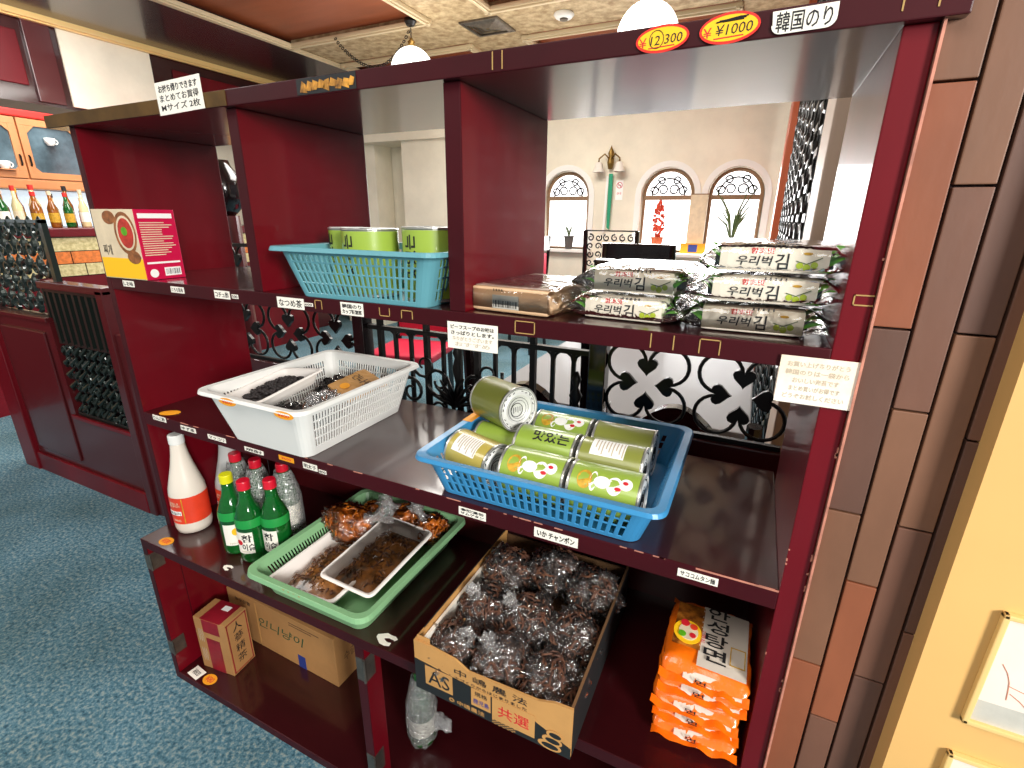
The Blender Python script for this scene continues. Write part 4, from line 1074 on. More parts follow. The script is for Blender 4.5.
# ------------------------------------------------------------------ noodle bags
def noodle_bag(label, loc, rot, face=True, seed=0, h=.031):
    t = thing('noodle_bag', label, 'noodle bag', loc, rot)
    w, d = .130, .150
    b = rbox(w, d, h, .014, crump=.006, fr=38, seed=seed, puff=.1)
    for v in b.verts:
        e = abs(v.co.y)/(d/2)
        if e > .8: v.co.z = h*.45+(v.co.z-h*.45)*(1-(e-.8)/.2*.9)
    obj('bag', b, 'noodle', t, smooth=True)
    for sy in (-1, 1):
        c = NB(); n = 22; A, B, C_ = [], [], []
        for k in range(n+1):
            x = -w/2+w*k/n; zz = h*.45+.002*math.sin(k*1.1+seed)
            A.append(c.verts.new((x, sy*(d/2-.004), zz))); B.append(c.verts.new((x, sy*(d/2+.010), zz+.003*math.sin(k*.7+seed)-.003)))
        for k in range(n): c.faces.new((A[k], A[k+1], B[k+1], B[k]))
        o = obj('crimped_end', c, 'noodle', t, smooth=True)
    # printed face wrapping the top and the front
    def top(x0, x1, y0, y1, name, mat, lift=.0009, n=10):
        g = NB(); bmesh.ops.create_grid(g, x_segments=n, y_segments=n, size=.5)
        for v in g.verts:
            x = x0+(x1-x0)*(v.co.x+.5); y = y0+(y1-y0)*(v.co.y+.5)
            k = 1+.1*(1-(2*x/w)**2)*(1-(2*y/d)**2)
            v.co = V((x, y, h*k+lift))
        return obj(name, g, mat, t, smooth=True)
    R = Matrix.Rotation(-PI/2, 4, 'X')
    if face:
        top(-.014, w/2-.008, -d/2+.012, d/2-.012, 'silver_face', 'noodle_face', .0022)
        top(-w/2+.010, -.012, -d/2+.040, d/2-.018, 'noodle_picture', 'noodle_pic', .0022)
        y0 = shift(disc_xz(.022, .024, .0010), (0, 0, 0), R); obj('bowl_picture', shift(y0, (-.034, -.008, h*1.1+.0028)), 'yellow', t)
        y0 = shift(disc_xz(.015, .017, .0010), (0, 0, 0), R); obj('soup_picture', shift(y0, (-.033, -.008, h*1.1+.0038)), 'cream_card', t)
        for (ax, ay, m, r) in ((-.040, .008, 'ink_red', .007), (-.026, -.014, 'ink_red', .005), (-.042, -.016, 'green_leaf', .006), (-.026, .004, 'label_red', .006)):
            obj('topping', shift(shift(disc_xz(r, r, .0008), (0, 0, 0), R), (ax, ay, h*1.1+.0046)), m, t)
        s = NB()
        for k, ch in enumerate('안성탕면'):
            c = text_bm(ch, .034, .026, .0004, bold=.01); join(s, shift(c, (0, 0, .044-.029*k)))
        obj('lettering', shift(shift(s, (0, 0, 0), R), (.010, .006, h*1.1+.0032)), 'ink', t)
        obj('stamp_frame', shift(shift(outline(-.011, .011, -.018, .018, 0), (0, 0, 0), R), (.043, -.025, h*1.06+.0030)), 'gold', t)
        obj('red_print', shift(shift(text_bm('보글보글', .006, .024, .0003), (0, 0, 0), R), (-.010, -.008, h*1.1+.0042)), 'ink_red', t)
    # white sash of print on the front flank
    g = NB(); n = 14; A, B = [], []
    for k in range(n+1):
        x = -.030+.085*k/n; ww = .010*math.sin(PI*(k+.6)/(n+1.2)); z = h*.62-.006*k/n
        A.append(g.verts.new((x, -d/2-.004+.001*(k % 2), z-ww))); B.append(g.verts.new((x, -d/2+.008, z+ww*.8)))
    for k in range(n): g.faces.new((A[k], A[k+1], B[k+1], B[k]))
    obj('white_sash', g, 'noodle_face', t, smooth=True)
    obj('lettering', shift(text_bm('면', .016, .009, .0003, bold=.01), (-.004, -d/2-.005, h*.64)), 'ink', t)
    return t
nx = 1.372
lab = ['bottommost of the stack', 'second from the bottom of the stack', 'third from the bottom of the stack', 'fourth from the bottom, just under the top one']
for k in range(4):
    noodle_bag('orange noodle bag, %s' % lab[k], (nx+random.uniform(-.003, .003), .072+random.uniform(-.005, .005), LS+.0008+k*.0315), (random.uniform(-.03, .03), 0, random.uniform(-.04, .04)), False, k)
noodle_bag('silver and orange noodle bag showing black Korean lettering, topmost of the stack', (nx+.002, .072, LS+.0008+4*.0315), (.06, .03, .0), True, 9)

# ------------------------------------------------------------------ wooden partition with ironwork behind the shelf
PY = .43
pt = thing('partition_railing', 'low dark red wooden partition with black wrought iron panels running behind the shelf', 'partition', (0, PY, 0))
def heart(bm, cx, cz, s, a, y=0, t=.005):
    pts = []
    for k in range(20):
        u = 2*PI*k/20
        X = 16*math.sin(u)**3; Z = 13*math.cos(u)-5*math.cos(2*u)-2*math.cos(3*u)-math.cos(4*u)
        X, Z = X*s/17, (Z+2)*s/17
        pts.append((cx+X*math.cos(a)-Z*math.sin(a), cz+X*math.sin(a)+Z*math.cos(a)))
    prism(bm, pts, 1, y-t, y+t)
def quatre(bm, cx, cz, s=1.0, y=0, r=.0042):
    # four hearts pointing inwards and four lobes in the diagonals
    for k in range(4):
        a = k*PI/2
        px, pz = cx+.039*s*math.sin(-a), cz+.039*s*math.cos(a)
        heart(bm, px, pz, .0235*s, a, y)
    for k in range(4):
        a = PI/4+k*PI/2; lx, lz = cx+.064*s*math.cos(a), cz+.064*s*math.sin(a); R = .042*s
        pts = [(lx+R*math.cos(a+q), y, lz+R*math.sin(a+q)) for q in [-2.25+4.5*j/16 for j in range(17)]]
        tube(bm, pts, r*s, 6)
def bar(bm, x, z0, z1, r=.005, y=0): box(bm, x-r, x+r, y-r, y+r, z0, z1)
# bay of quatrefoils at the right
def iron_panel(name, units, x0, x1, z0, z1, s=1.0, mat='iron'):
    b = NB()
    for cx, cz in units: quatre(b, cx, cz, s)
    box(b, x0, x1, -.006, .006, z0, z0+.010); box(b, x0, x1, -.006, .006, z1-.010, z1)
    return obj(name, b, mat, pt)
iron_panel('quatrefoil_panel', [(1.172, .934), (1.367, .934), (1.172, 1.11), (1.367, 1.11)], 1.08, 1.455, .83, 1.2)
iron_panel('quatrefoil_panel', [(.262, .934), (.067, .934), (.262, 1.11), (.067, 1.11), (-.128, .934), (-.128, 1.11)], -.22, .34, .83, 1.2)
# baluster bay
b = NB()
box(b, .39, 1.05, -.008, .008, .982, .994); box(b, .39, 1.05, -.006, .006, .50, .51); box(b, .39, 1.05, -.006, .006, 1.10, 1.11)
for k in range(12):
    x = .43+k*.052; thick = k % 3 == 0
    bar(b, x, .5, 1.10 if thick else .985, .007 if thick else .0048)
    if not thick:
        tube(b, [(x-.018, 0, .984), (x-.006, 0, .975), (x, 0, .955)], .004, 5); tube(b, [(x+.018, 0, .984), (x+.006, 0, .975), (x, 0, .955)], .004, 5)
obj('baluster_panel', b, 'iron', pt)
b = NB()
def scroll(bm, cx, cz, r, a0, turns, sx=1, rad=.006, y=-.01):
    n = int(14*turns)
    tube(bm, [(cx+sx*r*(1-.75*k/n)*math.cos(a0+2*PI*turns*k/n), y, cz+r*(1-.75*k/n)*math.sin(a0+2*PI*turns*k/n)) for k in range(n+1)], [rad*(1-.4*k/n) for k in range(n+1)], 6)
xm = .68
lathe(b, [(.004, .80), (.012, .83), (.006, .86), (.014, .90), (.007, .93), (.012, .945), (.006, .96), (.006, 1.0)], 12, c=(xm, 0, 0))
for sx in (-1, 1):
    scroll(b, xm+sx*.055, .86, .045, -PI*.6, 1.3, sx); scroll(b, xm+sx*.10, .90, .040, PI*.9, 1.2, -sx, .005)
    scroll(b, xm+sx*.05, .78, .05, PI*.5, 1.2, sx); scroll(b, xm+sx*.145, .82, .045, 0, 1.3, sx)
    for k in range(4):
        a = .35+k*.33; tube(b, [(xm, -.01, .80), (xm+sx*.04*math.sin(a), -.018, .80+.05*math.cos(a)*1.1), (xm+sx*.075*math.sin(a), -.012, .80+.085*math.cos(a))], [.008, .006, .003], 6)
obj('scroll_ornament', b, 'iron', pt, smooth=True)
b = NB(); lathe(b, [(.004, .78), (.014, .80), (.016, .83), (.008, .86), (.016, .88), (.006, .90), (.012, .92), (.004, .94)], 12, c=(1.01, 0, 0)); obj('finial', b, 'iron', pt, smooth=True)
for x in (.365, 1.062):
    obj('post', bx(x-.020, x+.020, -.02, .02, .45, 1.2, bev=.003), 'plasticblack', pt)
obj('post', bx(-.95, -.90, -.03, .03, 0, 1.0, bev=.004), 'wood_dark', pt)
obj('post', bx(-2.04, -1.90, -.04, .04, 0, 1.03, bev=.004), 'lacquer', pt)
# wooden bays
obj('lower_board', bx(1.08, 1.48, -.018, .018, 0, .83, bev=.003), 'wood_dark', pt)
obj('lower_board', bx(-.90, .345, -.018, .018, 0, .83, bev=.003), 'wood_dark', pt)
obj('sill_rail', bx(.385, 1.045, -.02, .02, .44, .50, bev=.003), 'wood_dark', pt)
b = NB(); box(b, -1.90, -.95, -.018, .018, 0, .39, bev=.003); box(b, -1.90, -1.40, -.0179, .0179, .39, .83)
obj('lower_board', b, 'wood_dark', pt)
obj('dark_backing', bx(-1.40, -.95, .020, .026, .39, .98), 'plasticblack', pt)  # black sheet closing the view through the scroll panel
obj('baseboard', bx(-1.90, -.95, -.032, -.018, 0, .10, bev=.004), 'lacquer', pt)
obj('panel_moulding', bx(-1.42, -.95, -.028, -.018, .375, .395, bev=.003), 'lacquer', pt)
obj('raised_panel', bx(-1.86, -1.46, -.026, -.018, .14, .78, bev=.006), 'wood_dark', pt)
obj('ledge', bx(-2.10, -1.40, -.03, .03, .83, .85, bev=.003), 'wood_dark', pt)
b = NB()
for k in range(9): bar(b, -1.37+k*.050, .74, .965, .009)
box(b, -1.39, -.95, -.01, .01, .965, .982); box(b, -1.39, -.95, -.01, .01, .395, .410); box(b, -1.39, -.95, -.006, .006, .735, .745)
rnd = random.Random(5)
for i in range(9):
    for j in range(6):
        cx, cz = -1.37+i*.050, .425+j*.056
        scroll(b, cx, cz, .024, rnd.uniform(0, 6), 1.25, rnd.choice((-1, 1)), .006, rnd.uniform(-.008, .008))
        tube(b, [(cx-.025, 0, cz-.025), (cx+rnd.uniform(-.01, .01), -.01, cz), (cx+.025, .004, cz+.03)], [.004, .010, .004], 6)
obj('scroll_panel', b, 'iron_green', pt, smooth=False)
obj('top_rail', bx(-1.39, -.90, -.03, .03, .982, 1.012, bev=.003), 'wood_dark', pt)
b = NB(); box(b, -1.285, -1.255, -.01, .01, 1.0, 1.26); box(b, -2.1, -1.255, -.01, .01, .99, .998) if False else box(b, -1.41, -1.395, -.01, .01, .85, 1.01)
box(b, -2.1, -1.255, -.01, .01, 1.245, 1.258); box(b, -2.1, -1.40, -.01, .01, .85, .862)
for i in range(10):
    for j in range(5):
        cx, cz = -1.33-i*.085, .90+j*.078
        if cz < 1.0 and cx > -1.44: continue
        scroll(b, cx, cz, .034, rnd.uniform(0, 6), 1.2, rnd.choice((-1, 1)), .011, 0)
        lathe(b, [(.003, -.03), (.014, -.012), (.015, .0), (.012, .012), (.003, .03)], 8, c=(cx+.04, 0, cz+.03))
obj('upper_scroll_panel', b, 'iron_green', pt)

# tall iron lattice with posts running back into the room at the right
ls = thing('lattice_screen', 'tall black openwork lattice screen seen edge on through the right opening', 'screen', (1.47, .92, 0))
b = NB()
for k in range(16):
    y0 = k*.17; box(b, -.004, .004, y0, y0+.012, .0, 2.68)
    for j in range(14):
        z = .12+j*.18+(.09 if k % 2 else 0)
        tube(b, [(0, y0+.085+.07*math.cos(a), z+.07*math.sin(a)) for a in [q*PI/5 for q in range(10)]], .007, 5, closed=True)
        box(b, -.006, .006, y0+.03, y0+.14, z-.012, z+.012)
obj('iron_lattice', b, 'iron', ls)
obj('end_post', bx(-.016, .03, -.24, -.02, 0, 2.69, bev=.006), 'beige', ls)
obj('inner_stile', bx(-.008, .02, -.02, .0, 0, 2.69), 'plaster_white', ls)
obj('far_post', bx(-.05, .03, 2.80, 3.2, 0, 2.69, bev=.01), 'wood_orange', ls)

# ------------------------------------------------------------------ bar at the far left
bc = thing('bar_counter', 'long maroon bar counter with cream and orange mosaic bands on its front', 'bar counter', (-3.0, .2, 0))
obj('counter_body', bx(-.50, 0, -1.5, 3.2, 0, .86), 'lacquer', bc)
obj('counter_top', bx(-.52, .03, -1.5, 3.2, 1.13, 1.19, bev=.008), 'lacquer', bc)
b = NB(); 
for z0, z1, m in ((.865, .945, 0), (.950, 1.030, 1), (1.035, 1.125, 0)):
    y0 = -1.5
    while y0 < 3.2:
        L = random.uniform(.25, .6); box(b, -.50, .004, y0, min(y0+L-.006, 3.2), z0, z1, m, bev=.002); y0 += L
obj('mosaic_front', b, ['tile_cream', 'tile_orange'], bc)
obj('counter_core', bx(-.50, 0, -1.49, 3.19, .86, 1.13), 'plasticblack', bc)
bs = thing('back_bar', 'backlit white shelf niche behind the bar bottles', 'back bar', (-3.62, .2, 0))
obj('back_panel', bx(-.03, 0, -1.5, 2.6, 1.19, 1.445), 'backlight', bs)
obj('lower_cabinet', bx(-.6, .03, -1.5, 3.2, 0, 1.19), 'lacquer_dark', bs)
random.seed(21)
names_b = ['amber', 'clear', 'amber', 'gold topped', 'dark', 'amber', 'clear', 'red capped']
mats_b = ['amber', 'clear_b', 'amber', 'clear_b', 'glass_green', 'amber', 'clear_b', 'amber']
for k in range(22):
    y = .80+k*.046+random.uniform(-.006, .006); h = random.uniform(.18, .27)
    t = thing('spirit_bottle', 'small spirit bottle in the crowded row on top of the bar counter', 'bottle', (-3.10-.10*(k % 2), y, 1.1905), group='spirit bottles on the bar counter')
    b = NB(); r = random.uniform(.026, .036); lathe(b, [(r*.9, 0), (r, .01), (r, h*.55), (r*.4, h*.75), (r*.35, h)], 14); obj('bottle_body', b, mats_b[k % 8], t, smooth=True)
    b = NB(); lathe(b, [(r*.45, h*.92), (r*.45, h*1.04), (0, h*1.04)], 10); obj('cap', b, random.choice(['red', 'gold', 'cream_card', 'ink']), t)
    b = NB(); lathe(b, [(r*1.02, h*.15), (r*1.02, h*.42)], 14, cap=False); obj('label', b, random.choice(['paper', 'gold', 'ink_red', 'cream_card']), t)
kc = thing('wall_cabinet', 'orange wood wall cabinet with arched glass doors above the bar', 'cabinet', (-3.5, 0, 1.45))
obj('cabinet_body', bx(-.38, -.02, -.4, 2.6, .07, .48), 'cab_wood', kc)
obj('bottom_trim', bx(-.40, .0, -.42, 2.62, .0, .07, bev=.01), 'cab_wood', kc)
obj('cornice', bx(-.40, .01, -.42, 2.62, .48, .53, bev=.01), 'red', kc)
doors = [(.55, .93), (.95, 1.345), (1.355, 1.75), (1.77, 2.15)]
for i, (y0, y1) in enumerate(doors):
    f = NB()
    out = [(y0, .075), (y1, .075), (y1, .475), (y0, .475)]
    m = .045; c = .05
    box(f, -.02, .004, y0, y1, .075, .075+m, bev=.002); box(f, -.02, .004, y0, y1, .475-m, .475, bev=.002)
    box(f, -.02, .004, y0, y0+m, .075+m, .475-m, bev=.002); box(f, -.02, .004, y1-m, y1, .075+m, .475-m, bev=.002)
    for (cy, sy) in ((y0+m, 1), (y1-m, -1)):
        prism(f, [(cy, .475-m), (cy+sy*c, .475-m), (cy, .475-m-c)] , 0, -.018, .002)
        prism(f, [(cy, .075+m), (cy+sy*.03, .075+m), (cy, .075+m+.03)], 0, -.018, .002)
    d = obj('door', f, 'cab_wood', kc)
    obj('glass_pane', bx(-.014, -.010, y0+m, y1-m, .075+m, .475-m), 'cab_glass', d)
    hy = y1-.022 if i % 2 else y0+.022
    h = NB(); tube(h, [(.004, hy, .16), (.014, hy, .17), (.014, hy, .22), (.004, hy, .23)], .006, 6); obj('handle', h, 'iron', d)
    s = NB()
    for j in range(3):
        yy = y0+.09+j*.085; lathe(s, [(.014, 0), (.020, .03), (.022, .05)], 12, c=(.004, yy, .12)) if False else lathe(s, [(.016, 0), (.020, .03), (.022, .05)], 12, c=(-.006, yy, .13+.0*j))
    obj('cup_reflection', s, 'white', d) if False else s.free()
for j, (yy, zz, lb) in enumerate(((1.52, 1.76, 'single white cup hung behind the right hand glass door of the wall cabinet'), (1.12, 1.58, 'left white cup in the lower row behind the left glass door of the wall cabinet'), (1.22, 1.58, 'right white cup in the lower row behind the left glass door of the wall cabinet'))):
    t = thing('cup', lb, 'cup', (-3.485, yy, zz))
    s = NB(); lathe(s, [(.018, 0), (.030, .02), (.033, .05), (.030, .05), (.026, .02), (.001, .008)], 16, cap=False); obj('cup_body', s, 'white', t, smooth=True)
    s = NB(); tube(s, [(0, .030+.018*math.sin(a), .028+.016*math.cos(a)) for a in [k*PI/6 for k in range(7)]], .004, 6); obj('handle', s, 'white', t)
    obj('cup_hook', bx(-.03, .0, -.002, .002, .05, .055), 'iron', t) if j == 0 else obj('cup_shelf', bx(-.02, .03, -.06, .06, -.008, -.0005), 'cab_wood', t)

# dark round vase-like knob seen behind the first divider
t = thing('dark_vase', 'glossy dark maroon rounded vase on the rail behind the upper left compartment', 'vase', (-1.19, 1.2, 0))
b = NB(); lathe(b, [(.05, 0), (.06, .02), (.05, .9), (.05, 1.28)], 20); obj('stand', b, 'wood_dark', t)
b = NB(); lathe(b, [(.03, 1.28), (.07, 1.32), (.095, 1.39), (.085, 1.47), (.045, 1.52), (.035, 1.55)], 28); obj('vase_body', b, 'plasticblack', t, smooth=True)
t = thing('wall_cabinet', 'dark red upright panelled cupboard far behind the upper left compartment', 'cabinet', (-3.65, 3.75, 0))
obj('cabinet_body', bx(-.35, .35, -.2, .2, 0, 1.15, bev=.01), 'wood_dark', t)
for sx in (-1, 1): obj('door', bx(min(sx*.02, sx*.32), max(sx*.02, sx*.32), -.215, -.2, .08, 1.08, bev=.005), 'lacquer', t)

# ------------------------------------------------------------------ dining area behind
def table(label, x, y, w, d, h=.70, rz=0, mat='table_top'):
    t = thing('dining_table', label, 'table', (x, y, 0), (0, 0, rz))
    obj('table_top', bx(-w/2, w/2, -d/2, d/2, h-.035, h, bev=.006), mat, t)
    for sx in (-1, 1):
        for sy in (-1, 1):
            obj('leg', bx(sx*(w/2-.06)-.025, sx*(w/2-.06)+.025, sy*(d/2-.06)-.025, sy*(d/2-.06)+.025, 0, h-.035, bev=.004), 'plasticblack', t)
    return t
table('long pale glossy dining table directly behind the right iron panel', .98, 1.50, .86, 1.36, .70)
def chair(label, x, y, rz, seat='seat_red', backh=1.02, style='slat'):
    t = thing('dining_chair', label, 'chair', (x, y, 0), (0, 0, rz))
    s = rbox(.44, .44, .06, .02); obj('seat_cushion', shift(s, (0, 0, .41)), seat, t, smooth=True)
    for sx in (-1, 1):
        obj('leg', shift(NBtube([(sx*.19, -.19, 0), (sx*.19, -.19, .41)], .018), (0, 0, 0)), 'plasticblack', t)
        obj('leg', NBtube([(sx*.19, .22, 0), (sx*.19, .19, .42), (sx*.19, .24, backh)], .018), 'plasticblack', t)
    if style == 'slat':
        obj('backrest', bx(-.20, .20, .20, .245, backh-.14, backh, bev=.01), 'plasticblack', t)
        obj('back_cushion', bx(-.17, .17, .19, .225, .62, backh-.16, bev=.01), seat, t)
    elif style == 'iron':
        b = NB(); tube(b, [(-.19, .23, .6), (-.19, .24, backh), (.19, .24, backh), (.19, .23, .6)], .010, 6)
        r = random.Random(3)
        for i in range(6):
            for j in range(4): scroll(b, -.15+i*.06, backh-.05-j*.06, .026, r.uniform(0, 6), 1.2, r.choice((-1, 1)), .006, .235)
        obj('scroll_back', b, 'iron', t)
    else:
        b = NB(); n = 14; pts = []
        for k in range(n+1): pts.append((-.19+.38*k/n, .62+.19*math.sin(PI*k/n)))
        prism(b, [(-.20, .55)]+pts+[(.20, .55)], 1, .19, .225); obj('backrest', b, 'plasticblack', t)
    return t
def NBtube(p, r): 
    b = NB(); tube(b, p, r, 8); return b
chair('dark chair with a crimson cushion seen through the balusters on the left', -.62, 1.95, .2, backh=.66, style='slat')
chair('dark chair with a rounded solid back at the left end of the pale table', .78, .87, PI, seat='plasticblack', style='round')
chair('dark chair with rounded back at the pale table behind the right iron panel', 1.22, .87, PI, seat='plasticblack', style='round', backh=.8)
chair('black framed chair with a wide solid top rail behind the middle seaweed packs', .74, 2.52, PI, backh=1.15)
chair('chair with an ornate iron scroll back near the far wall', .37, 3.3, PI, backh=1.20, style='iron')
chair('dark chair with crimson cushion far back by the left arched window', -.75, 3.9, -PI/2, backh=1.12)
# plants, sconce, no smoking plate
def pot_at(label, x, y, z, r, h, mat, kind):
    t = thing('potted_plant', label, 'plant', (x, y, z))
    b = NB(); lathe(b, [(r*.7, 0), (r, h), (r*1.1, h), (r*1.1, h*1.08), (r*.9, h*1.08), (r*.85, h*.9), (.001, h*.9)], 18, cap=False); obj('pot', b, mat, t, smooth=False)
    rnd = random.Random(int(x*100)+5); f = NB()
    if kind == 'red':
        for k in range(120):
            u = rnd.random(); rr = r*1.1*math.sin(PI*min(1, u*.85+.12))*rnd.uniform(.3, 1); a = rnd.uniform(0, 6.3)
            join(f, blob((rr*math.cos(a), rr*math.sin(a), h+.02+u*.32), (.012, .012, .014), .4, 3, k, 1))
        obj('foliage', f, 'leafred', t)
    elif kind == 'tall':
        for k in range(14):
            a = rnd.uniform(0, 6.3); L = rnd.uniform(.25, .48); sp = rnd.uniform(.05, .22)
            p0 = V((0, 0, h*.9)); p1 = V((sp*.4*math.cos(a), sp*.3*math.sin(a), h+L*.6)); p2 = V((sp*math.cos(a)*1.2, sp*.5*math.sin(a), h+L))
            tube(f, [p0, p1, p2], [.005, .009, .002], 5)
        obj('foliage', f, 'leaf', t)
    else:
        for k in range(9):
            a = rnd.uniform(0, 6.3); tube(f, [(0, 0, h*.9), (.02*math.cos(a), .02*math.sin(a), h+.06), (.05*math.cos(a), .03*math.sin(a), h+.10)], [.003, .006, .002], 5)
        obj('foliage', f, 'leaf', t)
    return t
pot_at('small grey pot with a sparse plant on the sill of the left arched window', -.44, 4.46, .982, .050, .12, 'greypot', 'small')
pot_at('terracotta pot with a bright red conical plant in front of the middle arched window', .46, 4.44, .981, .055, .13, 'terracotta', 'red')
pot_at('grey pot with tall spiky leaves in front of the right arched window', 1.12, 4.44, .981, .06, .11, 'greypot', 'tall')
ss = thing('wall_sconce', 'ornate brass wall sconce with two frosted glass shades between the arched windows', 'wall lamp', (-.05, WY, 1.80))
b = NB(); lathe(b, [(.02, -.06), (.035, 0), (.02, .05), (.03, .08), (.008, .13), (.001, .15)], 14, c=(0, -.04, 0))
box(b, -.02, .02, -.04, -.001, -.02, .04)
for sx in (-1, 1): tube(b, [(0, -.05, .02), (sx*.05, -.08, .07), (sx*.10, -.09, .03), (sx*.10, -.09, 0)], .008, 6)
obj('brass_arm', b, 'brass', ss, smooth=True)
for sx in (-1, 1):
    b = NB(); lathe(b, [(.02, 0), (.035, -.02), (.045, -.06), (.060, -.09)], 18, c=(sx*.10, -.09, 0), cap=False); obj('glass_shade', b, 'frosted', ss, smooth=True)
t = thing('hanging_ribbon', 'green and white ribbon ornament hanging below the wall sconce', 'ribbon', (-.04, WY-.03, 1.2))
b = NB(); prism(b, [(-.012, 0), (.014, -.02), (.022, .30), (.02, .5), (-.02, .5), (-.018, .25)], 1, -.006, .0); obj('green_tassel', b, 'green_ribbon', t)
b = NB(); prism(b, [(-.055, -.05), (-.03, -.04), (-.022, .48), (-.045, .48)], 1, .0, .004); obj('white_tassel', b, 'plaster_white', t)
t = thing('no_smoking_sign', 'small white no smoking plate with a red circle beside the green ribbon', 'sign', (.045, WY-.002, 1.55))
obj('plate', bx(-.035, .035, -.003, 0, -.09, .09), 'white', t)
b = NB(); tube(b, [(.026*math.cos(a), -.004, .045+.026*math.sin(a)) for a in [k*PI/10 for k in range(20)]], .003, 5, closed=True); tube(b, [(-.018, -.004, .063), (.018, -.004, .027)], .003, 5); obj('red_circle', b, 'ink_red', t)
obj('cigarette', bx(-.014, .014, -.0038, -.003, .042, .048), 'ink', t)
obj('lettering', shift(text_bm('禁煙', .045, .02, .0004), (0, -.003, -.03)), 'ink_red', t)
t = thing('menu_stand', 'framed cream notice board standing on the ledge between two arched windows', 'notice board', (.80, WY-.03, .98))
obj('board', bx(-.075, .075, 0, .02, 0, .52), 'cream_card', t)
obj('frame', outline(-.08, .08, 0, .53, .0).copy() if False else bx(-.08, .08, .006, .024, .5, .53), 'wood_frame', t)
t = thing('photo_card', 'small orange framed picture card on the ledge below the notice board', 'picture', (.80, 4.38, .985), (-.15, 0, 0))
obj('frame', bx(-.11, .11, 0, .012, 0, .09, bev=.003), 'orange', t)
obj('picture', bx(-.04, .04, -.002, 0, .012, .078), 'ink_blue', t)
tag(obj('window_ledge', bx(.2, 1.42, 4.30, 4.43, .95, .98, bev=.004), 'plaster_white'), 'white ledge under the middle and right arched windows', 'ledge')
random.seed(4)
# ------------------------------------------------------------------ ceiling fittings
def pendant(label, x, y, z, swag):
    t = thing('pendant_lamp', label, 'pendant lamp', (x, y, z))
    b = NB(); R = .165
    lathe(b, [(R, -.045)]+[(R*math.cos(a), -.03+.175*math.sin(a)) for a in [q*PI/20 for q in range(10)]]+[(.001, .146)], 40, cap=False)
    lathe(b, [(R, -.045), (R*.8, -.050), (.001, -.052)], 40, cap=False)
    obj('glass_shade', b, 'globe', t, smooth=True)
    c = NB(); lathe(c, [(.035, .150), (.022, .165), (.030, .175), (.012, .19), (.012, .2)], 14); obj('brass_cap', c, 'brass', t, smooth=True)
    c = NB(); n = int((2.66-z-.2)/.022)
    for k in range(n):
        zz = .2+k*.022; rr = [(.006*math.cos(a), 0, .013*math.sin(a)) if k % 2 else (0, .006*math.cos(a), .013*math.sin(a)) for a in [q*PI/4 for q in range(8)]]
        tube(c, [V(p)+V((0, 0, zz+.011)) for p in rr], .0025, 4, closed=True)
    if swag:
        for k in range(34):
            u = k/33; p = V((-.75*u, .0, 2.66-z-.28*math.sin(PI*min(1, u*1.0))**.8*(1-u*.3)))
            tube(c, [p+V((.013*math.cos(a), .005*math.sin(a)*(k % 2), .009*math.sin(a))) for a in [q*PI/4 for q in range(8)]], .004, 4, closed=True)
    obj('chain', c, 'iron', t)
    c = NB(); lathe(c, [(.03, 2.655-z), (.045, 2.68-z), (.045, 2.70-z)], 14); obj('ceiling_hook', c, 'iron', t)
pendant('lit white glass pendant lamp with a swagged chain, left one above the shelf', -1.264, 3.0, 2.375, True)
pendant('lit white glass pendant lamp directly behind the yellow price sticker, right one', .645, 2.5, 2.24, False)
t = thing('ceiling_vent', 'square metal ceiling air vent with four sloped louvres', 'vent', (-.80, 3.37, 2.70))
b = NB()
for k in range(4):
    s = .15-.035*k; f = NB(); 
    for a in range(4):
        Rm = Matrix.Rotation(a*PI/2, 4, 'Z'); q = [V((-s, -s, -.004-.004*k)), V((s, -s, -.004-.004*k)), V((s-.030, -s+.030, -.020)), V((-s+.030, -s+.030, -.020))]
        vs = [b.verts.new(Rm @ p) for p in q]; b.faces.new(vs)
o = obj('louvres', b, 'steel', t); solid(o, .002)
b = NB(); box(b, -.165, .165, -.165, -.145, -.012, 0); box(b, -.165, .165, .145, .165, -.012, 0); box(b, -.165, -.145, -.145, .145, -.012, 0); box(b, .145, .165, -.145, .145, -.012, 0); obj('frame', b, 'steel', t)
t = thing('smoke_detector', 'round white smoke detector on the patterned ceiling', 'smoke detector', (-.17, 3.37, 2.70))
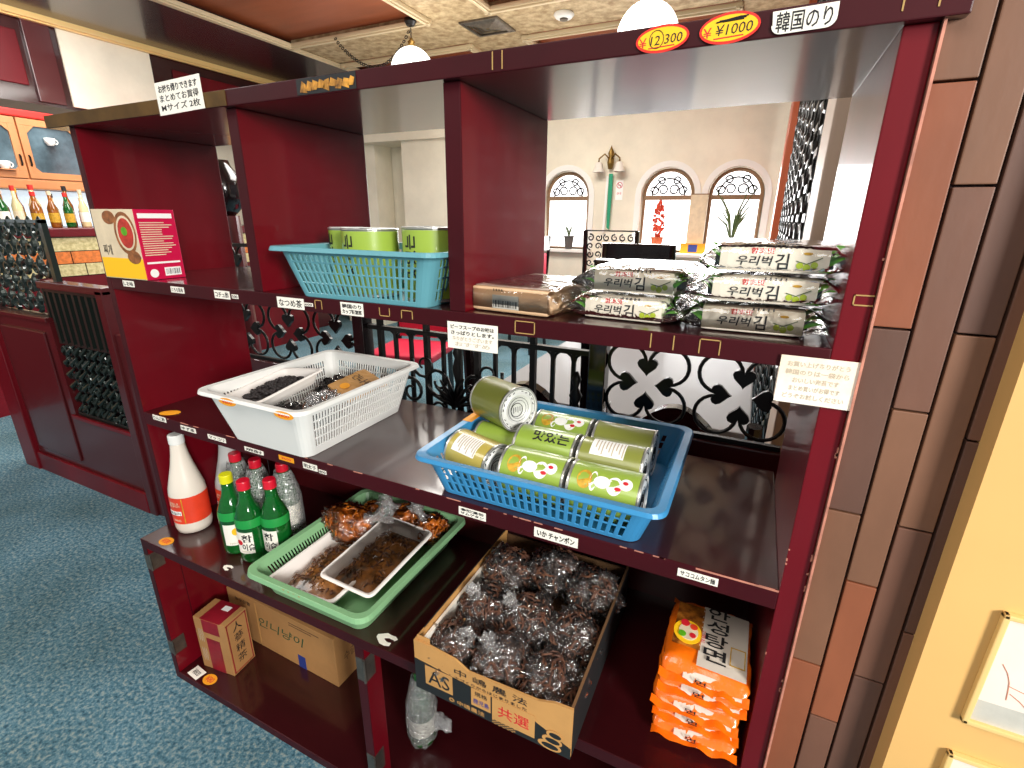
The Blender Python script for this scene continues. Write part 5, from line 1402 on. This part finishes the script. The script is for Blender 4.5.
b = NB(); lathe(b, [(.07, 0), (.075, -.012), (.060, -.03), (.05, -.035), (.001, -.035)], 28, cap=False); obj('housing', b, 'white_pl', t, smooth=True)
b = NB(); lathe(b, [(.03, -.0355), (.028, -.045), (.001, -.046)], 20, cap=False); obj('sensor', b, 'steel', t)

# ------------------------------------------------------------------ light
wd = bpy.data.worlds.new('world'); sc.world = wd; wd.use_nodes = True
wd.node_tree.nodes['Background'].inputs[0].default_value = (.95, .97, 1.0, 1); wd.node_tree.nodes['Background'].inputs[1].default_value = WORLD = .26
def area(name, loc, target, sx, sy, power, c=(1, 1, 1)):
    l = bpy.data.lights.new(name, 'AREA'); l.shape = 'RECTANGLE'; l.size = sx; l.size_y = sy; l.energy = power; l.color = c
    o = bpy.data.objects.new(name, l); col.objects.link(o); o.location = loc
    o.rotation_euler = (V(target)-V(loc)).to_track_quat('-Z', 'Y').to_euler()
    return o
area('entrance_daylight', (4.0, -2.3, 2.0), (.9, .2, .7), .8, 1.0, 185, (1, .97, .92))
area('front_fill', (.9, -1.5, 2.66), (.9, -1.3, 0), 1.2, 1.2, 30, (1, .96, .9))  # added fill above the front of the shelf, no lamp seen there
area('left_fill', (-1.6, -1.0, 2.66), (-1.6, -1.0, 0), 1.0, 1.0, 45, (1, .97, .93))  # unseen fill added for the left side
area('dining_fill', (-.2, 2.3, 2.66), (-.2, 2.3, 0), 1.6, 1.4, 105, (1, .96, .9))  # fill added to brighten the dining room, no ceiling fitting here
area('window_daylight', (.5, 4.35, 1.3), (.5, 1.0, .8), 1.8, .8, 45, (1, 1, 1))
area('bar_fill', (-2.9, 1.4, 2.6), (-3.4, 1.4, 1.2), .5, 1.6, 48, (1, .97, .93))  # added light to brighten the cabinet doors, not a bar lamp
area('coffer_fill', (-.8, 2.6, 1.9), (-.8, 2.9, 2.7), 2.2, 1.2, 14, (1, .92, .8))  # mid-air light aimed up at the coffers, without a fitting
vs_ = sc.view_settings
vs_.view_transform = 'Standard'; vs_.look = 'None'; vs_.exposure = 0.0; vs_.gamma = 1; vs_.use_curve_mapping = False
